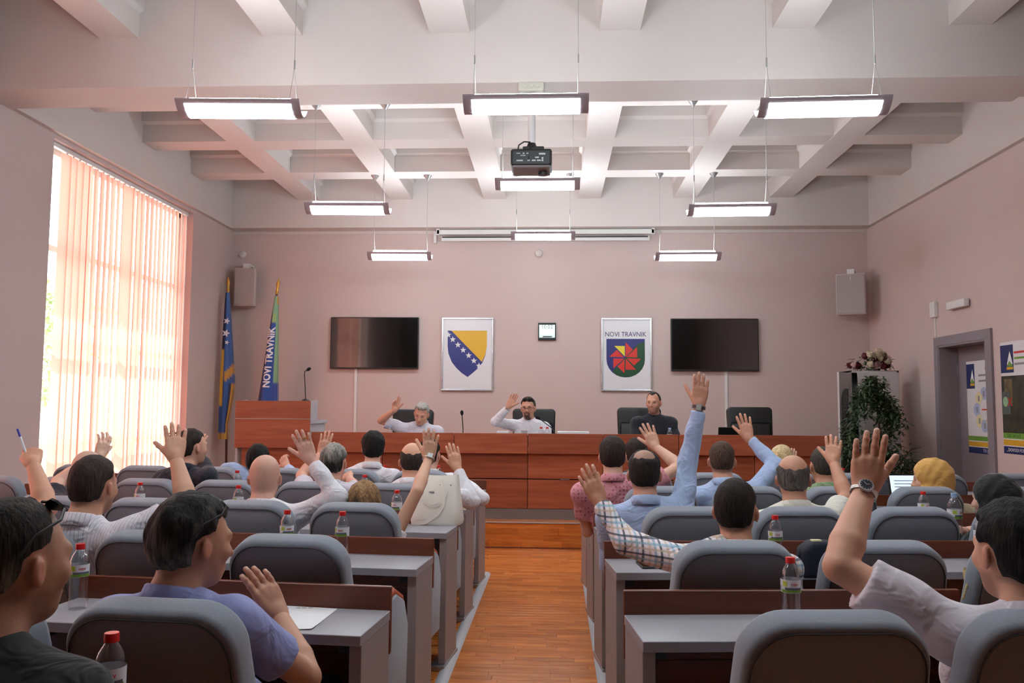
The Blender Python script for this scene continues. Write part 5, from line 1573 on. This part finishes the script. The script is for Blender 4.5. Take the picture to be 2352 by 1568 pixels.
    if headscarf:
        L = lambda a_, b_, c_: C + s * (R @ np.array([a_, b_, c_]))
        hp = [ell(L(0, -.016, .028), np.array([.094, .116, .108]) * s, R, .03), ell(L(0, -.06, .0), np.array([.08, .075, .085]) * s, R, .04), ell(L(0, .01, -.09), np.array([.085, .085, .07]) * s, R, .04),
              cone(L(0, -.03, -.08), Nk - up * .02, .085, .12, .05), ell(Nk - up * .05, (.17, .13, .07), Rt, .05)]
        def post(F, X):
            hh = ((X - C) @ R) / s
            hole = np.sqrt((hh[..., 0] / .058) ** 2 + ((hh[..., 2] + .015) / .082) ** 2) - 1
            face = np.maximum(-hole * .05, 0 * hole)
            cut = np.minimum(-hole * .05, hh[..., 1] - .02)
            fold = .0022 * np.sin(70 * hh[..., 2] + 46 * hh[..., 1] + 5 * np.sin(9 * hh[..., 1])) * np.clip((.06 - hh[..., 1]) / .08, 0, 1)
            return np.maximum(F + fold, cut * s)
        hv, hq = surface_net(hp, .0055, post); hv = relax(hv, hq, 2, .5)
        link(bpy.data.objects.new('headscarf', np_mesh('headscarf', hv - O, hq, headscarf)), root)
    if faces:
        for q in (-1, 1):
            e = C + s * (R @ np.array([q * .031, .077, .001])) - O
            MB().lathe([(.0001, -.010), (.0062, -.008), (.010, -.003), (.010, .003), (.0062, .008), (.0001, .010)], 12, tuple(e)).build('eye', mat('eye_white', (206, 198, 190), .3), root, smooth=True)
            e2 = C + s * (R @ np.array([q * .031, .0835, .001])) - O
            MB().lathe([(.0001, -.0055), (.0045, -.003), (.0055, 0), (.0045, .003), (.0001, .0055)], 10, tuple(e2)).build('iris', mat('eye_iris', (44, 32, 26), .2), root, smooth=True)
    info = dict(root=root, C=C, R=R, s=s, O=O, wrists=wrists, Nk=Nk, S=S, right=right, fwd=fwd, shirt=sh_o)
    return info

def watch(p, sd, strap_m, face_m, square=False, dist=.03, r=.031, label='wrist watch'):
    Wr, d, th, pn, T, hsz = p['wrists'][sd]
    c = Wr - d * dist - p['O']
    ax = Vector(norm(d)); out = Vector(norm(-pn + 0 * th)); out = (out - ax * out.dot(ax)).normalized(); side = ax.cross(out)
    Rm = Matrix((side, ax, out)).transposed().to_4x4()
    M = Matrix.Translation(tuple(c)) @ Rm
    b = MB(); n = 28
    vs = []; fs = []
    for k in range(n):
        t = 2 * math.pi * k / n
        for rr, w in ((r, -.009), (r + .003, -.009), (r + .003, .009), (r, .009)):
            vs.append(M @ Vector((rr * 1.05 * math.sin(t), w, rr * .95 * math.cos(t))))
    for k in range(n):
        for j in range(4): fs.append((k * 4 + j, k * 4 + (j + 1) % 4, ((k + 1) % n) * 4 + (j + 1) % 4, ((k + 1) % n) * 4 + j))
    st = b.add(vs, fs).build('watch_strap', strap_m, p['root'])
    zt = r * .95 + .002
    if square:
        MB().box(-.015, .015, -.018, .018, zt, zt + .007, M).build('watch_case', metal_m, st, bevel=.002)
        MB().box(-.012, .012, -.014, .014, zt + .0072, zt + .0078, M).build('watch_dial', face_m, st)
    else:
        MB().lathe([(.0205, zt), (.0215, zt + .005), (.019, zt + .009), (.0001, zt + .009)], 24, M=M).build('watch_case', metal_m, st, smooth=True)
        dl_ = MB().lathe([(.0168, zt + .0092), (.0001, zt + .0095)], 24, M=M).build('watch_dial', face_m, st)
        for ang, ln in ((.9, .012), (-1.1, .009)):
            MB().box(-.0006, .0006, 0, ln, zt + .0096, zt + .0100, M @ Matrix.Rotation(ang, 4, 'Z')).build('watch_hand', alu, st)
        for k in range(12):
            MB().box(-.0006, .0006, .013, .0158, zt + .0096, zt + .0100, M @ Matrix.Rotation(k * .5236, 4, 'Z')).build('hour_mark', alu, st)
    return st
def sunglasses_on_head(p, m):
    R, C, s, O = p['R'], p['C'], p['s'], p['O']
    L = lambda a, b, c: tuple(C + s * (R @ np.array([a, b, c])) - O)
    root = tag(empty('sunglasses', (0, 0, 0)), None, None)
    b = MB()
    for q in (-1, 1):
        pts = [(q * (.034 + .028 * math.cos(t)), .0485 - .0135 * math.sin(t), .111 + .010 * math.sin(t) - .010 * abs(math.cos(t)) ** 2) for t in [k * math.pi / 6 for k in range(12)]]
        b.add([L(*x) for x in pts] + [L(x[0], x[1] + .004, x[2] + .003) for x in pts], [tuple(range(12)), tuple(range(12, 24))[::-1]] + [(k, (k + 1) % 12, 12 + (k + 1) % 12, 12 + k) for k in range(12)])
    for q in (-1, 1):
        b.tube([L(q * .06, .048, .104), L(q * .083, .025, .085), L(q * .093, -.03, .06), L(q * .092, -.06, .02)], .0032, 6)
    b.tube([L(-.01, .050, .114), L(.01, .050, .114)], .003, 6)
    bpy.data.objects.remove(root)
    return b.build('sunglasses', m, p['root'], smooth=True)
# ------------------------------------------------------------------ the people in the hall
white_s = cloth('white_cotton', (226, 222, 228)); ltblue = cloth('light_blue_cotton', (172, 190, 226)); lilac = cloth('lilac_blue_cotton', (138, 142, 192)); dark_s = cloth('charcoal_cotton', (17, 20, 22))
navy_s = cloth('navy_wool', (28, 32, 46)); stripe_s = cloth('white_striped_cotton', (228, 222, 230), 'stripe'); plaid_s = cloth('plaid_cotton', (226, 216, 220), 'plaid'); pink_s = cloth('pink_print_cotton', (208, 138, 148), 'dots')
green_s = cloth('green_cotton', (128, 152, 108)); cream_s = cloth('cream_cotton', (232, 228, 214)); polo_s = cloth('white_jersey', (222, 212, 220)); navypolo = cloth('navy_jersey', (26, 28, 40))
palelilac = cloth('pale_lilac_cotton', (206, 200, 212))
FD = math.degrees(FAN)
def seatp(side, row, k, dx=0.0, dn=0.0):
    x, y = row_pt(side, row, SEATT[side][k] - (dx if side == 'R' else -dx) * 0, -.63 + .40 + dn)
    return (x + dx, y)
def up(e, w, t, **k): return ('up', e, w, t, k)
HY = {'A': 2.33, 'B': 3.37, 'C': 4.40, 'D': 5.43, 'E': 6.47}
TAN, FAIR, RED = (204, 148, 120), (220, 172, 148), (214, 156, 132)
BLK = (24, 21, 20); DKBR = (42, 32, 28)
# rearmost man, dark shirt
P1 = person('man in a dark shirt with sunglasses on his head, bottom left corner', (34, 1292, 1.50), .95, -22, 4, 0, (182, 130, 104), dict(style='receding', t=.004, col=(40, 34, 30), grey=(104, 92, 78), zone='low', amp=.001), dict(mat=dark_s), (-.95, 1.26), -12, 1.1, fine=True,
            stubble=((92, 76, 62), .5), beard=((90, 70, 58), .35), collar=False, trousers=(40, 42, 50))
sunglasses_on_head(P1, dark_m)
P2 = person('grey haired man in a lilac blue shirt raising his hand beside his face', (446, 1246, 2.28), 1.0, -38, 6, 0, (192, 138, 110), dict(style='short', t=.020, col=(34, 30, 30), grey=(118, 112, 106), zone='front', amp=.004), dict(mat=lilac), seatp('L', 'A', 0, -.02, .06), -14, 1.1,
            dict(R=up((706, 1555), (640, 1412), (566, 1278), thv=(-.55, -.8, .1), pnv=(-.8, .55, .1), spread=.3, curl=.10, thumb_out=1.1, efar=True, wfar=True, tfar=True)), fine=True)
sunglasses_on_head(P2, dark_m)
P3 = person('man at the left edge raising a fist with a pen', (-100, 1092, 3.42), 1.02, -5, 0, 0, TAN, dict(style='short', t=.010, col=DKBR), dict(mat=palelilac), seatp('L', 'B', 3, .16), -FD, 1.05,
            dict(R=up((108, 1168), (76, 1066), (72, 1000), thumb='L', fist=True, curl=.85, spread=.3, thumb_out=.6, arm=1.1)))
W_, d_, *_ = P3['wrists']['R']
a = np.array(atY(56, 1030, W_[1] + .02)); b_ = np.array(atY(40, 985, W_[1] + .03))
pn_ = tag(empty('pen', tuple(a)), 'blue and white ballpoint pen held in the raised fist at the left', 'pen')
MB().tube([tuple((a - b_) * .45), (0, 0, 0), tuple((b_ - a) * .6)], .0052, 10).build('barrel', mat('pen_white', (216, 218, 226), .3), pn_, smooth=True)
MB().tube([tuple((b_ - a) * .6), tuple((b_ - a) * 1.0)], .0056, 10).build('pen_cap', mat('pen_blue', (52, 64, 170), .3), pn_, smooth=True)
P4 = person('man with short brown hair in a white striped shirt raising his right hand', (216, 1116, 3.40), 1.0, -6, 4, 0, (200, 146, 118), dict(style='short', t=.008, col=(52, 38, 34), amp=.0025), dict(mat=stripe_s, slen=.66), seatp('L', 'B', 2, .14), -FD - 8, 1.12,
            dict(R=up((430, 1160), (404, 1052), (402, 964), thumb='L', spread=.85, curl=.04, efar=False, wfar=True)), beard=((70, 50, 42), .55), stubble=((60, 46, 40), .5))
P5 = person('bald man by the window raising his left hand', (202, 1086, 4.50), 1.0, 6, 8, 0, (222, 180, 158), None, dict(mat=navy_s), seatp('L', 'C', 3, .03), -FD, 1.05,
            dict(L=up((134, 1106), (226, 1050), (252, 984), thumb='R', spread=1.1, curl=.18, turn=35, efar=True)), stubble=((150, 130, 116), .35), collar=True)
P6 = person('man in a navy jacket behind a raised hand, near the window', (441, 1027, 5.62), 1.0, -31, 2, 0, (210, 158, 134), dict(style='short', t=.009, col=DKBR), dict(mat=navy_s, sleeve='long', name='jacket'), seatp('L', 'D', 3, .04), -FD - 10, 1.1,
            dict(R=up((478, 1085), (453, 1038), (466, 988), thumb='L', spread=1.0, curl=.1, turn=-40)))
P7 = person('dark haired man in light blue touching his face, left of the bald man in white', (593, 1058, 6.62), 1.05, 0, 2, 0, RED, dict(style='short', t=.010, col=BLK), dict(mat=ltblue, sleeve='long'), seatp('L', 'E', 3, -.02), -FD, 1.05,
            dict(R=up((676, 1096), (659, 1070), (640, 1036), thumb='L', spread=.3, curl=.45, turn=-30)))
P8 = person('bald man in a white shirt raising his right hand', (609, 1097, 4.45), 1.02, 8, 2, 0, (220, 168, 148), None, dict(mat=white_s, sleeve='long'), seatp('L', 'C', 1, .0), -FD, 1.08,
            dict(R=up((776, 1142), (714, 1056), (682, 978), thumb='L', spread=.75, curl=.03, curls=[.02, .02, .05, .05], efar=False)), stubble=((150, 110, 96), .25))
Wr, d_, th_, pn2, T_, _h = P8['wrists']['R']
P9 = person('grey haired man raising his left hand beside the white cuff', (767, 1063, 5.48), 1.0, -3, 4, 0, RED, dict(style='short', t=.012, col=(40, 37, 36), grey=(150, 146, 138), zone='top', amp=.005), dict(mat=palelilac), seatp('L', 'D', 1, .02), -FD, 1.0,
            dict(L=up((692, 1092), (738, 1042), (757, 984), thumb='R', spread=.8, curl=.1, turn=20), R=up((812, 1118), (802, 1098), (788, 1080), thumb='L', fist=True, curl=.5)))
P10 = person('man with thick black hair and a white shirt before the dais', (857, 1029, 6.55), 1.0, 12, 0, 0, FAIR, dict(style='short', t=.020, col=BLK, amp=.004), dict(mat=white_s), seatp('L', 'E', 1, .0), -FD, 1.0)
P11 = person('man with a bald crown and white shirt raising his right hand', (947, 1060, 5.42), 1.0, 8, 6, 0, (214, 160, 132), dict(style='crown', t=.006, col=(52, 42, 38), amp=.002), dict(mat=white_s, sleeve='long'), seatp('L', 'D', 0, .02), -FD, 1.05,
             dict(R=up((1084, 1150), (1050, 1074), (1032, 1003), thumb='L', spread=.45, curl=.08, efar=True)))
P12 = person('dark haired person in white hidden behind the raised arms', (987, 1044, 6.48), 1.0, -10, 0, 0, FAIR, dict(style='short', t=.010, col=BLK), dict(mat=white_s, sleeve='long'), seatp('L', 'E', 0, .02), -FD, 1.05,
             dict(R=up((1108, 1146), (1066, 1104), (1046, 1092), thumb='L', curl=.3)))
P13 = person('woman with brown blonde hair raising her right hand above the handbag', (838, 1160, 4.40), .97, 0, 0, 0, (220, 170, 142), dict(style='long', col=(66, 48, 36), grey=(148, 112, 74), zone='top'), dict(mat=white_s, slen=.3), seatp('L', 'C', 0, -.02), -FD, .9,
             dict(R=up((958, 1128), (985, 1052), (992, 967), thumb='L', spread=1.0, curl=.05, hs=.95, arm=.85, efar=True)), collar=False)
watch(P13, 'R', mat('silver_bracelet', (214, 212, 210), .25, .9), mat('bracelet_dial', (190, 190, 190), .3), True, .006, .029)
# right block
P14 = person('man in a white polo shirt at the right edge raising his left hand', (2327, 1268, 2.30), 1.06, 9, 4, 0, (216, 160, 132), dict(style='short', t=.016, col=BLK, amp=.004), dict(mat=polo_s, slen=.78), seatp('R', 'A', 1, .03), FD, 1.15,
             dict(L=up((1928, 1302), (1985, 1128), (2008, 955), thumb='R', spread=.35, curl=.05, curls=[.03, .05, .06, .02], thumb_out=.75, ua=1.12, fa=1.06, hs=1.04, efar=False, wfar=True, arm=1.12)), beard=((64, 46, 38), .5), fine=True, stubble=((40, 32, 30), .5))
watch(P14, 'L', mat('steel_bracelet', (206, 200, 196), .25, .9, bump=.5, bscale=140), mat('watch_dial_blue', (20, 26, 44), .25), False, .006, .033)
P15 = person('man in a plaid shirt raising his left hand over the aisle', (1690, 1172, 3.42), 1.02, -20, 2, 0, (200, 142, 114), dict(style='short', t=.006, col=(34, 26, 22), amp=.002), dict(mat=plaid_s, sleeve='long'), seatp('R', 'B', 0, .04), FD, 1.1,
             dict(L=up((1440, 1246), (1376, 1152), (1336, 1058), thumb='R', spread=.55, curl=.10, ua=1.05, efar=True, thumb_out=.3)), stubble=((40, 30, 26), .6))
P16 = person('man in a light blue shirt with a thinning crown, arm straight up', (1480, 1088, 4.42), 1.02, -5, 4, 0, (206, 150, 124), dict(style='thin_crown', t=.009, col=(38, 31, 28), amp=.0025), dict(mat=ltblue, sleeve='long'), seatp('R', 'C', 0, -.10), FD, 1.1,
             dict(R=up((1580, 1062), (1606, 930), (1612, 841), thumb='L', spread=.35, curl=.03, efar=True, wfar=True), L=('rest', dict(out=-.02))), stubble=((60, 46, 40), .45))
watch(P16, 'R', mat('brown_leather_strap', (84, 66, 70), .6), mat('watch_dial_silver', (186, 186, 176), .3), True, .012, .031)
P17 = person('balding grey man in a cream shirt raising his right hand', (1822, 1100, 4.48), 1.03, -15, 6, 0, (200, 144, 116), dict(style='crown', t=.008, col=(70, 62, 58), grey=(112, 104, 98), zone='low', amp=.003), dict(mat=cream_s), seatp('R', 'C', 1, .06), FD, 1.1,
             dict(R=up((1944, 1142), (1914, 1060), (1914, 992), thumb='L', spread=.8, curl=.08, efar=True, wfar=True, arm=1.0)))
P18 = person('woman in a yellow headscarf looking at the laptop', (2138, 1100, 5.55), 1.02, 62, 8, 0, FAIR, None, dict(mat=cloth('beige_cotton', (190, 170, 140)), sleeve='long'), seatp('R', 'D', 3, .0), FD, .95, headscarf=cloth('yellow_scarf', (214, 164, 88)))
P19 = person('person in a black headscarf behind the rightmost chair', (2283, 1146, 4.50), .98, 40, 6, 0, FAIR, None, dict(mat=cloth('black_cotton', (22, 22, 24)), sleeve='long'), seatp('R', 'C', 3, .0), FD, .92, headscarf=cloth('black_scarf', (20, 20, 22)))
P20 = person('cropped haired man in a light blue shirt, raised arm bent over his head', (1658, 1058, 5.50), 1.03, -10, 4, 0, (208, 152, 126), dict(style='short', t=.004, col=(78, 58, 48), amp=.001), dict(mat=ltblue, sleeve='long'), seatp('R', 'D', 1, -.06), FD, 1.12,
             dict(R=up((1782, 1066), (1720, 1006), (1702, 940), thumb='L', spread=.9, curl=.05, efar=True)), stubble=((92, 68, 56), .7))
P21 = person('man in a pink patterned shirt raising his right hand', (1407, 1048, 5.45), 1.02, -4, 2, 0, FAIR, dict(style='short', t=.012, col=(46, 36, 32), amp=.003), dict(mat=pink_s, slen=.62), seatp('R', 'D', 0, -.16), FD, 1.12,
             dict(R=up((1562, 1072), (1506, 1026), (1478, 966), thumb='L', spread=1.0, curl=.03, efar=True), L=('rest', dict(out=-.04))))
P22 = person('dark haired man seated behind the raised hand in the front row', (1461, 1044, 6.55), 1.03, 0, 0, 0, FAIR, dict(style='short', t=.010, col=(44, 34, 30), amp=.003), dict(mat=navy_s), seatp('R', 'E', 0, .0), FD, 1.0)
P23 = person('blond woman in the front row raising her hand', (1797, 1060, 6.62), .97, -20, 0, 0, FAIR, dict(style='long', col=(176, 146, 104), grey=(214, 190, 146), zone='top'), dict(mat=cream_s), seatp('R', 'E', 2, .0), FD, .9,
             dict(R=up((1856, 1098), (1814, 1062), (1826, 1025), thumb='R', spread=.4, curl=.1, turn=30, hs=.92)), collar=False)
P24 = person('man in a green shirt with cropped grey hair, right of the cream shirt', (1890, 1070, 5.60), 1.0, 2, 4, 0, (202, 146, 118), dict(style='short', t=.006, col=(66, 58, 52), amp=.002), dict(mat=green_s), seatp('R', 'D', 2, .0), FD, 1.05)

# ------------------------------------------------------------------ the people at the dais
DB = PZ + .02
P25 = person('grey haired man at the dais looking down with a raised hand', (968, 950, 9.62), 1.02, 176, 24, -10, (212, 154, 128), dict(style='quiff', t=.010, col=(120, 114, 106), grey=(176, 172, 164), zone='top', amp=.004), dict(mat=palelilac, slen=.8), (atY(960, 960, 9.62)[0] - .02, 9.72), 180, 1.08,
             dict(R=up((874, 966), (906, 942), (914, 905), thumb='R', palm='to', spread=.25, curl=.1, curls=[1.0, .8, .06, .06], wfar=False, efar=False, hs=.98)), fine=True, faces=True, group='people at the dais', z_base=PZ, brows=(110, 96, 86))
P26 = person('bearded man with glasses at the middle of the dais raising his hand', (1213, 937, 9.62), 1.0, 172, 2, 0, (212, 154, 128), dict(style='quiff', t=.012, col=(40, 36, 34), grey=(128, 120, 110), zone='low', amp=.003), dict(mat=white_s, sleeve='long'), (atY(1222, 960, 9.62)[0], 9.72), 180, 1.10,
             dict(R=up((1138, 968), (1168, 934), (1187, 898), thumb='R', palm='to', spread=.5, curl=.06, efar=False, wfar=False)), fine=True, faces=True, beard=((36, 28, 26), .9, 'goatee'), group='people at the dais', z_base=PZ)
R_, C_, s_, O_ = P26['R'], P26['C'], P26['s'], P26['O']
Lh = lambda a, b, c: tuple(C_ + s_ * (R_ @ np.array([a, b, c])) - O_)
g = MB()
for q in (-1, 1):
    g.tube([Lh(q * .034 + .024 * math.cos(t), .106, .000 + .017 * math.sin(t)) for t in [k * math.pi / 8 for k in range(17)]], .0022, 6)
    g.tube([Lh(q * .058, .104, .006), Lh(q * .076, .06, .006), Lh(q * .082, -.005, .004)], .002, 6)
g.tube([Lh(-.01, .108, .003), Lh(.01, .108, .003)], .002, 6)
g.build('glasses', dark_m, P26['root'], smooth=True)
watch(P26, 'R', mat('steel_bracelet', (206, 200, 196)), mat('watch_dial_silver', (186, 186, 176)), True, .01, .030)
P27 = person('man in a navy polo shirt at the dais looking to the side', (1501, 925, 9.66), 1.02, 160, 2, 0, (206, 148, 122), dict(style='receding', t=.005, col=(44, 36, 32), amp=.0015), dict(mat=navypolo), (atY(1503, 950, 9.66)[0], 9.76), 180, 1.12,
             None, fine=True, faces=True, beard=((112, 88, 76), .5), group='people at the dais', z_base=PZ)

# lanyard of the man in the white polo
lan = MB()
pts = []
for k in range(13):
    a = -1.9 + 3.8 * k / 12
    ff, rr = P14['fwd'], P14['right']
    pts.append(Vector(tuple(P14['Nk'] - np.array([0, 0, .028 + .02 * abs(a) / 1.9]) + (rr * math.sin(a) - ff * math.cos(a)) * .118 - P14['O'])))
vs = []; fs = []
for p in pts: vs += [p, p + Vector((0, 0, .02))]
for k in range(12): fs.append((2 * k, 2 * k + 2, 2 * k + 3, 2 * k + 1))
lan.add(vs, fs).build('lanyard', mat('lanyard_blue', (52, 72, 112), .6), P14['root'], smooth=True)
# gold ring on the bald man's raised hand
f_ = norm(T_ - Wr); l_ = norm(th_ - f_ * (th_ @ f_))
c_ = Wr + f_ * .118 - l_ * .0135 - P8['O']
M = Matrix.Translation(tuple(c_)) @ Vector(f_).to_track_quat('Z', 'Y').to_matrix().to_4x4()
MB().lathe([(.0098, -.003), (.0112, -.003), (.0112, .003), (.0098, .003), (.0098, -.003)], 16, M=M).build('ring', gold_m, P8['root'], smooth=True)
bpy.context.view_layer.update()
